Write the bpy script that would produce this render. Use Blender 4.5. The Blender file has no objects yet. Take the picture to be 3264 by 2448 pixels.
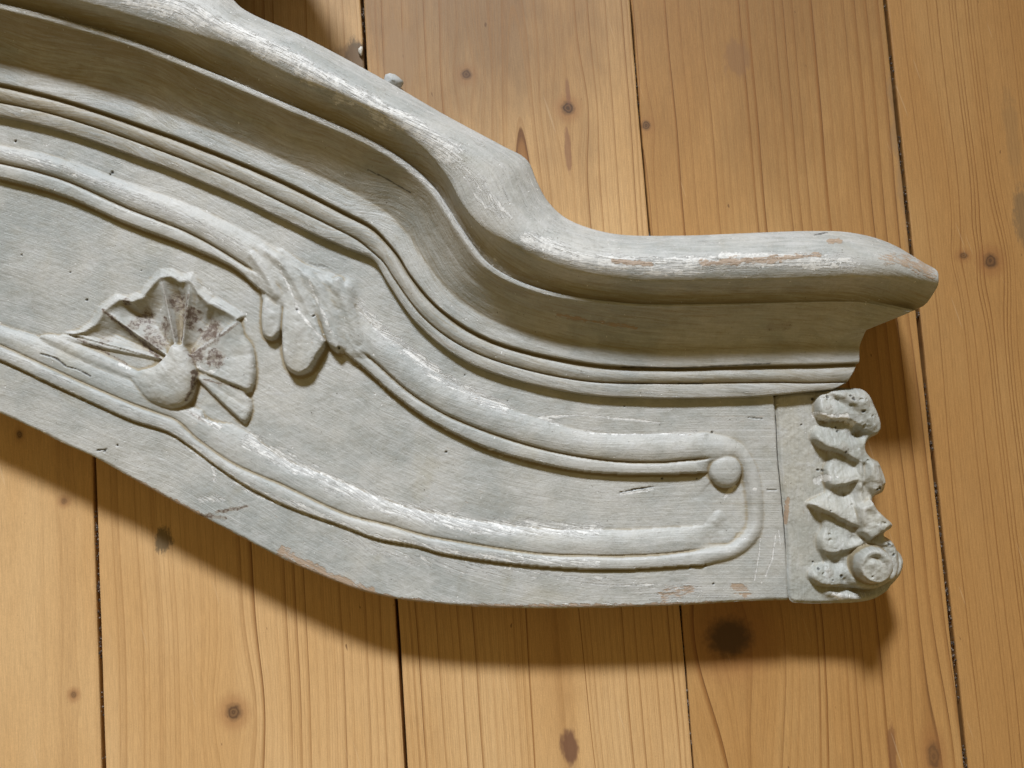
import bpy, math, random
import numpy as np
from mathutils import Vector, Matrix

random.seed(3)
RNG = np.random.RandomState(11)
scene = bpy.context.scene
COL = scene.collection

# ------------------------------------------------------------------ camera
F_PX = 2830.0                     # focal length in photo pixels (3264 wide)
TILT = math.radians(4.5)          # camera leans a little away from straight down
H = 0.48                          # height of the lens above the floor
CAM = np.array([0.0, -H * math.tan(TILT), H])
cam_d = bpy.data.cameras.new("camera")
cam_d.sensor_fit = 'HORIZONTAL'
cam_d.sensor_width = 36.0
cam_d.lens = 36.0 * F_PX / 3264.0
cam_d.clip_start = 0.01
cam_d.clip_end = 50.0
cam = bpy.data.objects.new("camera", cam_d)
cam.location = CAM
cam.rotation_euler = (TILT, 0, 0)
COL.objects.link(cam)
scene.camera = cam

# ------------------------------------------------------------------ light
world = bpy.data.worlds.new("World")
scene.world = world
world.use_nodes = True
bg = world.node_tree.nodes["Background"]
bg.inputs[0].default_value = (1.0, 0.73, 0.30, 1)      # warm light of the room
bg.inputs[1].default_value = 0.26

LDIR = Vector((-0.28, 1.24, 1.0)).normalized()          # towards the window
# window light: a broad soft beam that reaches the near floor fully and fades towards the far side
ld = bpy.data.lights.new("window_light", 'SPOT')
ld.energy = 4000.0
ld.color = (0.93, 0.99, 1.08)
ld.shadow_soft_size = 0.58
ld.spot_size = math.radians(15.6)
ld.spot_blend = 1.0
win = bpy.data.objects.new("window_light", ld)
win.location = LDIR * 4.5
win.rotation_euler = (Vector((-0.06, -0.27, 0)) - LDIR * 4.5).to_track_quat('-Z', 'Y').to_euler()
win.scale = (1.0, 0.55, 1.0)
COL.objects.link(win)

vs = scene.view_settings
vs.view_transform = 'Standard'
vs.look = 'None'
vs.exposure = 0.0
vs.gamma = 1.0
vs.use_curve_mapping = False
scene.render.resolution_x = 1024
scene.render.resolution_y = 768


# ------------------------------------------------------------------ helpers
CT, ST = math.cos(TILT), math.sin(TILT)


def plan(px, z):
    """photo pixel(s) + height in mm -> plan position in mm (real place on that level)"""
    p = np.asarray(px, float).reshape(-1, 2)
    z = np.broadcast_to(np.asarray(z, float) / 1000.0, (len(p),))
    u = (p[:, 0] - 1632.0) / F_PX
    v = -(p[:, 1] - 1224.0) / F_PX
    dx, dy, dz = u, v * CT + ST, v * ST - CT
    t = (z - CAM[2]) / dz
    return np.stack([(CAM[0] + dx * t), (CAM[1] + dy * t)], 1) * 1000.0


def catmull(p, step=1.0, closed=False):
    """smooth dense polyline through points (n,k); step is spacing in mm (first two columns)"""
    p = np.asarray(p, float)
    if closed:
        q = np.vstack([p[-1:], p, p[:2]])
    else:
        q = np.vstack([2 * p[0] - p[1], p, 2 * p[-1] - p[-2]])
    out = []
    n = len(q) - 3
    for i in range(n):
        p0, p1, p2, p3 = q[i], q[i + 1], q[i + 2], q[i + 3]
        d0 = max(np.linalg.norm((p1 - p0)[:2]) ** .5, 1e-3)
        d1 = max(np.linalg.norm((p2 - p1)[:2]) ** .5, 1e-3)
        d2 = max(np.linalg.norm((p3 - p2)[:2]) ** .5, 1e-3)
        m1 = d1 * ((p1 - p0) / d0 - (p2 - p0) / (d0 + d1) + (p2 - p1) / d1)
        m2 = d1 * ((p2 - p1) / d1 - (p3 - p1) / (d1 + d2) + (p3 - p2) / d2)
        k = max(2, int(np.linalg.norm((p2 - p1)[:2]) / step))
        t = np.linspace(0, 1, k, endpoint=False)[:, None]
        out.append((2 * t**3 - 3 * t**2 + 1) * p1 + (t**3 - 2 * t**2 + t) * m1
                   + (-2 * t**3 + 3 * t**2) * p2 + (t**3 - t**2) * m2)
    if not closed:
        out.append(p[-1:])
    return np.vstack(out)


def line(px, z, step=2.2):
    return catmull(plan(px, z), step)


def dist_line(P, L):
    """distance of points P (n,2) to polyline L, and arc position of the nearest point"""
    best = np.full(len(P), 1e9)
    arc = np.zeros(len(P))
    s = 0.0
    for a, b in zip(L[:-1], L[1:]):
        d = b - a
        l2 = d @ d
        if l2 < 1e-9:
            continue
        t = np.clip(((P - a) @ d) / l2, 0, 1)
        e = P - a - t[:, None] * d
        dd = e[:, 0] ** 2 + e[:, 1] ** 2
        m = dd < best
        best[m] = dd[m]
        l = math.sqrt(l2)
        arc[m] = s + t[m] * l
        s += l
    return np.sqrt(best), arc


def inside(P, poly):
    x, y = P[:, 0], P[:, 1]
    r = np.zeros(len(P), bool)
    a = poly[-1]
    for b in poly:
        c = (a[1] > y) != (b[1] > y)
        if b[1] != a[1]:
            r ^= c & (x < (b[0] - a[0]) * (y - a[1]) / (b[1] - a[1]) + a[0])
        a = b
    return r


def sdf(P, poly):
    """signed distance, negative inside"""
    d, _ = dist_line(P, np.vstack([poly, poly[:1]]))
    return np.where(inside(P, poly), -d, d)


def sm(a, b, x):
    t = np.clip((x - a) / (b - a), 0, 1)
    return t * t * (3 - 2 * t)


def vnoise(P, scale, seed, octaves=3, rough=0.5):
    """smooth value noise in about -1..1; scale in mm (sx, sy)"""
    r = np.zeros(len(P))
    amp, tot = 1.0, 0.0
    sx, sy = scale
    for o in range(octaves):
        g = np.random.RandomState(seed + o * 17).rand(128, 128) * 2 - 1
        x = P[:, 0] / sx + 1000.3
        y = P[:, 1] / sy + 1000.7
        ix, iy = np.floor(x).astype(int), np.floor(y).astype(int)
        fx, fy = x - ix, y - iy
        fx = fx * fx * (3 - 2 * fx)
        fy = fy * fy * (3 - 2 * fy)
        a, b = g[ix % 128, iy % 128], g[(ix + 1) % 128, iy % 128]
        c, d = g[ix % 128, (iy + 1) % 128], g[(ix + 1) % 128, (iy + 1) % 128]
        r += amp * ((a * (1 - fx) + b * fx) * (1 - fy) + (c * (1 - fx) + d * fx) * fy)
        tot += amp
        amp *= rough
        sx *= .5
        sy *= .5
    return r / tot


def blur(Z, n=1):
    for _ in range(n):
        P = np.pad(Z, 1, mode='edge')
        Z = (P[1:-1, 1:-1] * 4 + (P[:-2, 1:-1] + P[2:, 1:-1] + P[1:-1, :-2] + P[1:-1, 2:]) * 2
             + P[:-2, :-2] + P[2:, 2:] + P[:-2, 2:] + P[2:, :-2]) / 16
    return Z


def make_mesh(name, co, quads, mat, parent=None, attrs=None, normals=None, smooth=True):
    """co in mm (n,3); quads (m,4) or (m,3)"""
    me = bpy.data.meshes.new(name)
    co = np.asarray(co, float) / 1000.0
    quads = np.asarray(quads, np.int32)
    k = quads.shape[1]
    me.vertices.add(len(co))
    me.vertices.foreach_set("co", co.astype(np.float32).ravel())
    me.loops.add(quads.size)
    me.loops.foreach_set("vertex_index", quads.ravel())
    me.polygons.add(len(quads))
    me.polygons.foreach_set("loop_start", np.arange(len(quads), dtype=np.int32) * k)
    me.polygons.foreach_set("use_smooth", np.full(len(quads), smooth))
    me.update(calc_edges=True)
    if attrs:
        for an, av in attrs.items():
            av = np.asarray(av, np.float32)
            if av.ndim == 2:
                a = me.attributes.new(an, 'FLOAT_VECTOR', 'POINT')
                a.data.foreach_set("vector", av.ravel())
            else:
                a = me.attributes.new(an, 'FLOAT', 'POINT')
                a.data.foreach_set("value", av)
    if normals is not None:
        me.normals_split_custom_set_from_vertices(np.asarray(normals, np.float32))
    me.materials.append(mat)
    o = bpy.data.objects.new(name, me)
    COL.objects.link(o)
    if parent is not None:
        o.parent = parent
    return o


def vert_normals(co, quads):
    n = np.zeros_like(co)
    a = co[quads[:, 2]] - co[quads[:, 0]]
    b = co[quads[:, 3]] - co[quads[:, 1]]
    f = np.cross(a, b)
    for k in range(4):
        np.add.at(n, quads[:, k], f)
    return n / np.maximum(np.linalg.norm(n, axis=1, keepdims=True), 1e-9)


def tag(o, label=None, cat=None, group=None, kind=None):
    if label:
        o["label"] = label
    if cat:
        o["category"] = cat
    if group:
        o["group"] = group
    if kind:
        o["kind"] = kind
    return o


# ------------------------------------------------------------------ node helpers
class NT:
    def __init__(self, name):
        self.mat = bpy.data.materials.new(name)
        self.mat.use_nodes = True
        self.t = self.mat.node_tree
        self.bsdf = self.t.nodes["Principled BSDF"]

    def new(self, kind, **kw):
        n = self.t.nodes.new(kind)
        for k, v in kw.items():
            setattr(n, k, v)
        return n

    def put(self, sock, v):
        if isinstance(v, Sx):
            self.t.links.new(v.s, sock)
        elif isinstance(v, (tuple, list)) and len(v) == 3 and sock.type == 'RGBA':
            sock.default_value = (*v, 1)
        else:
            sock.default_value = v

    def m(self, op, a, b=None, c=None, clamp=False):
        n = self.new('ShaderNodeMath', operation=op, use_clamp=clamp)
        for i, v in enumerate((a, b, c)):
            if v is not None:
                self.put(n.inputs[i], v)
        return Sx(self, n.outputs[0])

    def attr(self, name, out='Fac'):
        n = self.new('ShaderNodeAttribute', attribute_name=name)
        return Sx(self, n.outputs[out])

    def coord(self, out='Object'):
        n = self.new('ShaderNodeTexCoord')
        return Sx(self, n.outputs[out])

    def sep(self, v):
        n = self.new('ShaderNodeSeparateXYZ')
        self.put(n.inputs[0], v)
        return [Sx(self, n.outputs[i]) for i in range(3)]

    def comb(self, x, y, z=0.0):
        n = self.new('ShaderNodeCombineXYZ')
        for i, v in enumerate((x, y, z)):
            self.put(n.inputs[i], v)
        return Sx(self, n.outputs[0])

    def noise(self, vec, scale=1.0, detail=3.0, rough=0.5, dist=0.0):
        n = self.new('ShaderNodeTexNoise')
        self.put(n.inputs['Vector'], vec)
        n.inputs['Scale'].default_value = scale
        n.inputs['Detail'].default_value = detail
        n.inputs['Roughness'].default_value = rough
        n.inputs['Distortion'].default_value = dist
        return Sx(self, n.outputs[0])

    def white(self, w):
        n = self.new('ShaderNodeTexWhiteNoise', noise_dimensions='1D')
        self.put(n.inputs['W'], w)
        return Sx(self, n.outputs['Value'])

    def step(self, a, b, x):
        n = self.new('ShaderNodeMapRange', interpolation_type='SMOOTHSTEP')
        self.put(n.inputs['Value'], x)
        self.put(n.inputs['From Min'], a)
        self.put(n.inputs['From Max'], b)
        return Sx(self, n.outputs[0])

    def mix(self, f, a, b):
        n = self.new('ShaderNodeMix', data_type='RGBA')
        self.put(n.inputs[0], f)
        self.put(n.inputs[6], a)
        self.put(n.inputs[7], b)
        return Sx(self, n.outputs[2])

    def scale_col(self, c, f):
        n = self.new('ShaderNodeMix', data_type='RGBA', blend_type='MULTIPLY')
        n.inputs[0].default_value = 1.0
        self.put(n.inputs[6], c)
        g = self.new('ShaderNodeCombineColor')
        for i in range(3):
            self.put(g.inputs[i], f)
        self.t.links.new(g.outputs[0], n.inputs[7])
        return Sx(self, n.outputs[2])

    def bump(self, h, dist, strength=1.0):
        n = self.new('ShaderNodeBump')
        n.inputs['Strength'].default_value = strength
        n.inputs['Distance'].default_value = dist
        self.put(n.inputs['Height'], h)
        self.t.links.new(n.outputs[0], self.bsdf.inputs['Normal'])


class Sx:
    def __init__(self, nt, s):
        self.nt, self.s = nt, s

    def __add__(self, o): return self.nt.m('ADD', self, o)
    __radd__ = __add__
    def __sub__(self, o): return self.nt.m('SUBTRACT', self, o)
    def __rsub__(self, o): return self.nt.m('SUBTRACT', o, self)
    def __mul__(self, o): return self.nt.m('MULTIPLY', self, o)
    __rmul__ = __mul__
    def __truediv__(self, o): return self.nt.m('DIVIDE', self, o)
    def __pow__(self, o): return self.nt.m('POWER', self, o)


# ------------------------------------------------------------------ paint
def paint_material(name, tint=(1, 1, 1), flow_amt=1.0):
    """old grey distemper over white ground over wood, brushed along the mouldings"""
    N = NT(name)
    pos = N.coord('Object')
    fu, fv, _ = N.sep(N.attr('flow', 'Vector'))        # mm along / across
    wear, wood, dirt = N.attr('wear'), N.attr('wood'), N.attr('dirt')
    big = N.noise(pos, 22, 4, .6)
    mid = N.noise(pos, 90, 4, .65, .6)
    mot = N.noise(pos, 300, 4, .7, .3)
    fine = N.noise(pos, 900, 3, .65)
    st = N.noise(N.comb(fu * .035, fv * .9), 1.0, 4, .65)       # brush strokes
    st2 = N.noise(N.comb(fu * .11, fv * 2.2, 7.7), 1.0, 3, .6)
    c = N.mix(N.step(.34, .66, big), (.310 * tint[0], .325 * tint[1], .312 * tint[2]),
              (.430 * tint[0], .425 * tint[1], .395 * tint[2]))
    c = N.mix(N.step(.52, .72, mid) * .55, c, (.43, .435, .425))
    c = N.mix(N.step(.50, .30, mid) * .45, c, (.285, .28, .245))
    bmod = N.step(.35, .7, N.noise(pos, 40, 3, .6, .5))
    c = N.scale_col(c, .72 + .28 + (.36 * (st - .5) + .26 * (st2 - .5)) * (.25 + 1.2 * bmod))
    c = N.scale_col(c, .66 + .40 * mot + .30 * fine)
    # thinner streaks where the undercoat shows pale through the brush marks
    c = N.mix(N.step(.46, .78, N.noise(N.comb(fu * .05, fv * .5, 5.5), 1.0, 4, .7, .6) + wear * .25) * .6, c, (.50, .50, .49))
    # thin yellowed film in blotches and old grime streaks lodged in the hollows
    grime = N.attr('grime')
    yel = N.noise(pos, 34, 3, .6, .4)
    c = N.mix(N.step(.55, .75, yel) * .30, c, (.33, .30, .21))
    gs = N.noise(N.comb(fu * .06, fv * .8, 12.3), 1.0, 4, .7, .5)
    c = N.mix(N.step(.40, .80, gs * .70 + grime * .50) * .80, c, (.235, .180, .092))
    # white ground showing through, in slivers along the strokes
    fl = N.noise(N.comb(fu * .075, fv * .95, 3.1), 1.0, 5, .74, .35)
    f1 = N.step(.63, .73, fl + wear * .27)
    sp = N.noise(pos, 420, 2, .6)
    f2 = N.step(.715, .77, sp + wear * .12)
    brk = N.step(.42, .58, mot)
    c = N.mix(N.step(.25, .95, wear) * .55 * N.step(.34, .60, fl), c, (.56, .56, .545))
    c = N.mix(N.m('MAXIMUM', f1 * (.12 + .88 * brk), f2) * .80, c, (.70, .695, .67))
    dk = N.noise(pos, 620, 2, .5)
    c = N.mix(N.step(.735, .775, dk) * .8, c, (.10, .085, .065))
    sc1 = N.noise(N.comb(fu * .55 + fv * .25, fv * 3.2 - fu * .5, 21.0), .35, 2, .6)
    c = N.mix(N.step(.725, .75, sc1) * .55, c, (.16, .145, .12))
    # bare wood
    wd = N.noise(N.comb(fu * .2, fv * 1.0, 9.0), 1.0, 3, .7, .4)
    wm = N.step(.64, .80, wd * .8 + mot * .25 + wood * .30)
    c = N.mix(wm * .8, c, N.mix(st2, (.27, .17, .10), (.42, .30, .20)))
    # dirt
    dn = N.noise(pos, 480, 4, .75)
    dm = N.step(.66, .86, dn + dirt * .36)
    c = N.mix(N.step(.0, 1.0, dirt) * .72, c, (.23, .185, .135))
    c = N.mix(dm * .9, c, (.085, .052, .036))
    black = N.attr('hole')
    c = N.mix(black, c, (.012, .010, .008))
    N.put(N.bsdf.inputs['Base Color'], c)
    r = .34 + .26 * mid + .10 * mot
    N.put(N.bsdf.inputs['Roughness'], r)
    N.bsdf.inputs['Specular IOR Level'].default_value = .50
    h = st * .45 + st2 * .2 + fine * .35 + mid * .5 - N.m('MAXIMUM', f1, f2) * .35 - wm * .3
    N.bump(h + mot * .5, .0005, .85)
    return N.mat


PAINT = paint_material("old_grey_paint")
PAINT_END = paint_material("old_grey_paint_end_block", (1.0, .985, .94))

# ================================================================== FLOOR
J_PX = [[(305, 1470), (325, 2448)], [(1152, 0), (1295, 2448)], [(2010, 0), (2210, 2448)], [(2822, 0), (3080, 2448)]]
J_PL = [plan(j, 0) for j in J_PX]
angs = [math.atan2(j[0][0] - j[1][0], j[0][1] - j[1][1]) for j in J_PL[1:]]
FANG = -sum(angs) / len(angs)                 # rotation of the boards about z
fc, fs = math.cos(-FANG), math.sin(-FANG)


def to_floor(p):
    p = np.asarray(p, float)
    return np.stack([p[..., 0] * fc - p[..., 1] * fs, p[..., 0] * fs + p[..., 1] * fc], -1)


def fpx(x, y):
    q = to_floor(plan([(x, y)], 0))[0]
    return float(q[0]), float(q[1])


joints = [float(np.mean(to_floor(j)[:, 0])) for j in J_PL]
w = 150.0
edges = [joints[0] - 3 * w, joints[0] - 2 * w, joints[0] - w - 6] + joints + [joints[3] + w + 3, joints[3] + 2 * w, joints[3] + 3 * w]
gaps = [1.2, 1.0, 1.4, 1.9, 1.7, .75, 1.9, 1.2, 1.5, 1.2]


def pine_material(name, seed, freq, bend, knots=(), stains_and_shade=(), tone=1.0, red=0.0, amp=1.0, xc=0.0, pale=0.0, cath=None):
    N = NT(name)
    X, Y, _ = N.sep(N.coord('Object'))
    x = X * 1000.0
    y = Y * 1000.0
    sx = seed * 13.37
    wob = N.noise(N.comb(x * .006 + sx, y * .0035, seed), 1.0, 2, .4) - .5
    wob2 = N.noise(N.comb(x * .05 + sx, y * .012, seed + 5.0), 1.0, 2, .4) - .5
    xs = (x - xc) + wob * 15.0 + wob2 * 1.1
    kd = None
    for (kx, ky, rx, ry, dark, halo) in knots:
        dx = x - kx + wob2 * 1.0
        dy = y - ky
        g = N.m('EXPONENT', ((dx * dx) / (2.8 * rx) ** 2 + (dy * dy) / (6.0 * ry) ** 2) * -1.0)
        xs = xs - g * dx * .82
        kn = N.noise(N.comb(x, y, seed), .35, 2, .5) - .5
        rr = N.m('SQRT', (dx * dx) / rx ** 2 + (dy * dy) / ry ** 2) + kn * .5
        core = N.step(1.20, .50, rr) * dark
        hal = N.step(2.6, .9, rr) * halo
        ringk = (N.m('SINE', rr * 14.0) * .5 + .5) * .30 + .70 if rx < 8 else N.m('ADD', rr * 0.0, 1.0)
        kd = (core * ringk, hal) if kd is None else (N.m('MAXIMUM', kd[0], core * ringk), N.m('MAXIMUM', kd[1], hal))
    if cath:
        q2 = xs * xs + (y - cath) * .77 + 64.0
        xs = N.m('SQRT', N.m('MAXIMUM', q2, .05)) + (xs * .10)
    ph = xs * (freq * 1.45) + (xs * xs) * bend + seed * 31.0
    cell = N.m('FLOOR', ph)
    fr = N.m('FRACT', ph)
    a = N.white(cell + seed * 3.1)
    amp = 1.0 * amp
    late = N.step(.45, .93, fr) * N.step(1.0, .955, fr)
    ring = late * (.12 + .88 * a * a * a)
    sharp = N.step(.86, .95, fr) * N.step(1.0, .965, fr) * N.step(.45, .95, a) * N.step(.30, .60, N.noise(N.comb(cell * .37, y * .012, 3.3), 1.0, 2, .5))
    fr2 = N.m('FRACT', ph * 3.37)
    fine2 = N.step(.6, .95, fr2) * N.step(1.0, .96, fr2) * N.white(N.m('FLOOR', ph * 3.37))
    fade = N.noise(N.comb(x * .08 + sx, y * .009, 2.0), 1.0, 2, .5)
    ring = ring * (.35 + 1.0 * fade)
    broad = N.noise(N.comb(x * .018 + sx, y * .0045, 4.0), 1.0, 3, .55)
    blot = N.noise(N.comb(x * .03 + sx, y * .02, 8.0), 1.0, 4, .6)
    pore = N.noise(N.comb(x * 2.6, y * .10, seed), 1.0, 3, .7)
    grit = N.noise(N.comb(x * 2.2, y * 1.5, seed + 3.0), 1.0, 2, .7)
    lightc = (.54 * tone, .325 * tone, .130 * tone)
    warmc = (.46 * tone, .245 * tone, .082 * tone)
    lightc = tuple(a * (1 - pale) + b * pale for a, b in zip(lightc, (.66, .455, .245)))
    warmc = tuple(a * (1 - pale) + b * pale for a, b in zip(warmc, (.57, .36, .165)))
    c = N.mix(N.step(.25, .75, broad + red), lightc, warmc)
    c = N.mix(N.step(.55, .8, blot) * .22, c, (.36 * tone, .20 * tone, .075 * tone))
    for (tx, ty, trx, trY, col, amt, sc) in [t for t in stains_and_shade if t[6] <= .1]:  # broad soft entries: discoloured board ends with far-side shade painted in
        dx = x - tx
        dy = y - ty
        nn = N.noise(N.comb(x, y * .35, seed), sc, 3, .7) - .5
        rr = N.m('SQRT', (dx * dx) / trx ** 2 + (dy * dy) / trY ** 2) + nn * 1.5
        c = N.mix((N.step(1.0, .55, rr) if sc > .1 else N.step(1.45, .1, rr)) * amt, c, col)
    c = N.mix(N.m('MINIMUM', ring * .85 * amp, .95), c, (.25, .110, .030))
    c = N.mix(fine2 * .30 * amp, c, (.30, .150, .050))
    c = N.mix(N.m('MINIMUM', sharp * .68 * amp, .9), c, (.15, .066, .022))
    c = N.scale_col(c, .68 + .64 * pore)
    c = N.scale_col(c, .80 + .40 * grit)
    # scattered small resin flecks and dents
    fk = N.noise(N.comb(x * .34 + sx, y * .13), 1.0, 1, .5)
    c = N.mix(N.step(.77, .82, fk) * .7, c, (.11, .050, .020))
    if kd:
        c = N.mix(kd[1] * .55, c, (.26, .105, .038))
        c = N.mix(kd[0], c, (.066, .034, .019))
    for (tx, ty, trx, trY, col, amt, sc) in [t for t in stains_and_shade if t[6] > .1]:
        dx = x - tx
        dy = y - ty
        nn = N.noise(N.comb(x, y * .35, seed), sc, 3, .7) - .5
        rr = N.m('SQRT', (dx * dx) / trx ** 2 + (dy * dy) / trY ** 2) + nn * 1.5
        c = N.mix((N.step(1.0, .55, rr) if sc > .1 else N.step(1.45, .1, rr)) * amt, c, col)
    sk = N.noise(N.comb(x * .9 + y * .22, y * .020 - x * .05, seed + 40.0), .55, 1, .5)
    c = N.mix(N.step(.755, .775, sk) * .16, c, (.70, .55, .36))
    du = N.noise(N.comb(x, y, seed + 60.0), .9, 2, .7)
    c = N.mix(N.step(.735, .78, du) * .6, c, (.12, .07, .035))
    N.put(N.bsdf.inputs['Base Color'], c)
    N.put(N.bsdf.inputs['Roughness'], .40 + .20 * grit + .1 * blot)
    N.bsdf.inputs['Specular IOR Level'].default_value = .35
    N.bump(pore * .4 - sharp * .25 + blot * .5 + grit * .2, .00025, .6)
    return N.mat


def K(px, py, rx, ry, dark=.9, halo=.6):
    a = fpx(px, py)
    return (a[0], a[1], rx, ry, dark, halo)


def T(px, py, rx, ry, col, amt, sc=.25):
    a = fpx(px, py)
    return (a[0], a[1], rx, ry, col, amt, sc)


GREY = (.07, .058, .04)
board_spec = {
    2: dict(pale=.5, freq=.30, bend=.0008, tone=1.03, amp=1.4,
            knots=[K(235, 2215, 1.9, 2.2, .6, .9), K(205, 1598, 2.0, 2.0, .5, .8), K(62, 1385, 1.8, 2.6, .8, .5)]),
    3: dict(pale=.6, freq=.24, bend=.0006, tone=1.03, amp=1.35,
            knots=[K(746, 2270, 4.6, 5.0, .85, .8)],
            stains_and_shade=[T(520, 1722, 5.5, 9.0, (.11, .085, .05), .8, .6), T(1140, 180, 9.0, 12.0, (.06, .045, .03), .8, .3),
                    T(1110, 190, 16.0, 10.0, (.20, .12, .06), .6, .2), T(930, -60, 60.0, 70.0, (.22, .135, .062), .5, .04)]),  # last entry: discolouration plus shade painted into the far end
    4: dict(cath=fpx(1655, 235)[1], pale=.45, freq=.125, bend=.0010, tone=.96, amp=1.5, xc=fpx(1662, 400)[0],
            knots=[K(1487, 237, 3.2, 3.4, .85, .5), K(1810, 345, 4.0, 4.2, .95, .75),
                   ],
            stains_and_shade=[T(1815, 2380, 5.0, 13.0, (.15, .07, .04), .9, .15), T(1810, 470, 2.2, 16.0, (.2, .09, .05), .6, .2),
                    T(1810, 290, 1.6, 9.0, (.2, .09, .05), .6, .2), T(1265, 180, 12.0, 25.0, (.30, .19, .10), .5, .2), T(1480, -40, 95.0, 125.0, (.215, .130, .064), .85, .03)]),  # last entry: greyer board end, darkened further as painted shade
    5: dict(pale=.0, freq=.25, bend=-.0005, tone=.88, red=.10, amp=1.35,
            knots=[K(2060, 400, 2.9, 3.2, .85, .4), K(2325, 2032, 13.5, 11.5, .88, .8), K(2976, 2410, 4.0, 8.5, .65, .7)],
            stains_and_shade=[T(2845, 2400, 3.0, 22.0, (.17, .07, .03), .7, .25), T(2350, 190, 9.0, 14.0, (.24, .13, .06), .6, .2),
                    T(2880, 500, 6.0, 80.0, (.25, .16, .09), .5, .2), T(2500, -250, 110.0, 150.0, (.25, .135, .048), .7, .03)]),  # last entry: far-end shade painted into the board colour
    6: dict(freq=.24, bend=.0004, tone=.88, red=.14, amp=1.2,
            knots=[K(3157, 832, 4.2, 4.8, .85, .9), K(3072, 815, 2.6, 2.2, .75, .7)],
            stains_and_shade=[T(3262, 690, 6.5, 22.0, (.16, .11, .06), .6, .35), T(3225, 420, 5.0, 30.0, (.26, .16, .07), .35, .3)]),
}

dark = NT("gap_dirt")
_g = dark.noise(dark.coord('Object'), 260, 4, .7)
dark.put(dark.bsdf.inputs['Base Color'], dark.mix(dark.step(.48, .70, _g), (.012, .009, .007), (.10, .075, .05)))
dark.bsdf.inputs['Roughness'].default_value = .95

sub = make_mesh("floor", [(-900, -900, -14), (900, -900, -14), (900, 900, -14), (-900, 900, -14)],
                [(0, 1, 2, 3)], dark.mat, smooth=False)
sub.rotation_euler = (0, 0, FANG)
tag(sub, kind="structure")

nst = 240
ys = np.linspace(-880, 880, nst)
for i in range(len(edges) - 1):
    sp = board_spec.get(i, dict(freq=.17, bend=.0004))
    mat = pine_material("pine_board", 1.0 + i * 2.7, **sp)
    x0 = edges[i] + gaps[i] / 2
    x1 = edges[i + 1] - gaps[i + 1] / 2
    L = np.stack([np.zeros(nst), ys], 1)
    wl = vnoise(L, (1, 60), 40 + i, 4, .75) * .5
    wr = vnoise(L, (1, 60), 80 + i, 4, .75) * .5
    secs = []
    for (dx, z, side) in ((0, -13, 0), (0, -1.0, 0), (.25, -.30, 0), (.9, 0, 0), (-.9, 0, 1), (-.25, -.30, 1), (0, -1.0, 1), (0, -13, 1)):
        xx = (x0 + wl if side == 0 else x1 + wr) + dx
        secs.append(np.stack([xx, ys, np.full(nst, float(z))], 1))
    co = np.stack(secs, 1).reshape(-1, 3)
    q = []
    for a in range(nst - 1):
        for b in range(7):
            q.append((a * 8 + b, a * 8 + b + 1, (a + 1) * 8 + b + 1, (a + 1) * 8 + b))
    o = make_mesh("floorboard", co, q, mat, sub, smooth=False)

# dust and crumbs caught in the joints
v, f = [], []
rr = np.random.RandomState(5)
for i in range(3, 7):
    gx = edges[i]
    for k in range(420):
        yy = rr.uniform(-230, 230)
        if vnoise(np.array([[0, yy]]), (1, 22), 60 + i, 2)[0] < -.05:
            continue
        s = rr.uniform(.25, .75)
        c = np.array([gx + rr.uniform(-.5, .5) * gaps[i], yy, rr.uniform(-3.2, -.6)])
        b = len(v)
        for d in ((1, 0, 0), (-1, 0, 0), (0, 1.6, 0), (0, -1.6, 0), (0, 0, 1), (0, 0, -1)):
            v.append(c + np.array(d) * s * rr.uniform(.6, 1.2))
        for t in ((0, 2, 4), (2, 1, 4), (1, 3, 4), (3, 0, 4), (2, 0, 5), (1, 2, 5), (3, 1, 5), (0, 3, 5)):
            f.append([b + j for j in t])
crumb = NT("joint_crumbs")
_g = crumb.noise(crumb.coord('Object'), 900, 1, .5)
crumb.put(crumb.bsdf.inputs['Base Color'], crumb.mix(crumb.step(.40, .68, _g), (.035, .026, .020), (.22, .17, .13)))
crumb.bsdf.inputs['Roughness'].default_value = .95
tag(make_mesh("joint_dust", v, f, crumb.mat, sub, smooth=False), kind="stuff")

# ================================================================== PEDIMENT
ped = bpy.data.objects.new("carved_pediment", None)
ped.empty_display_size = .05
COL.objects.link(ped)
tag(ped, "carved wooden pediment end with curved cornice, shell and worn grey paint, lying on pine floorboards", "carving")

ZF, ZP = 29.0, 26.9         # frieze face, sunk panel

# ---- cornice: the same stations on every traced line (photo pixels), left to right
X_ = -520
ST_A = [(-560, -330), (60, -150), (330, -110), (560, -80), (700, -45), (773, 27), (971, 119), (1229, 256), (1413, 363), (1597, 462), (1680, 510), (1712, 580), (1746, 641), (1806, 696), (1945, 743), (2164, 751), (2363, 744), (2587, 736), (2711, 741), (2830, 772), (2958, 844)]
ST_B = [(-560, -230), (60, -110), (260, -65), (440, -20), (597, 34), (746, 104), (945, 199), (1149, 318), (1298, 388), (1440, 486), (1520, 575), (1572, 652), (1620, 725), (1700, 784), (1880, 833), (2120, 848), (2363, 838), (2600, 836), (2720, 842), (2840, 848), (2988, 882)]
ST_T = [(-560, -180), (0, -72), (210, -10), (400, 42), (560, 90), (746, 149), (920, 236), (1100, 314), (1245, 390), (1358, 477), (1428, 562), (1477, 651), (1537, 721), (1622, 776), (1796, 852), (2050, 894), (2313, 892), (2561, 886), (2720, 883), (2830, 886), (2990, 908)]
ST_C = [(-560, -90), (0, 20), (199, 70), (398, 129), (540, 181), (696, 244), (895, 328), (1044, 390), (1199, 462), (1320, 543), (1388, 612), (1428, 671), (1472, 738), (1560, 848), (1720, 924), (1995, 968), (2260, 970), (2513, 963), (2661, 960), (2760, 963), (2905, 992)]
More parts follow.
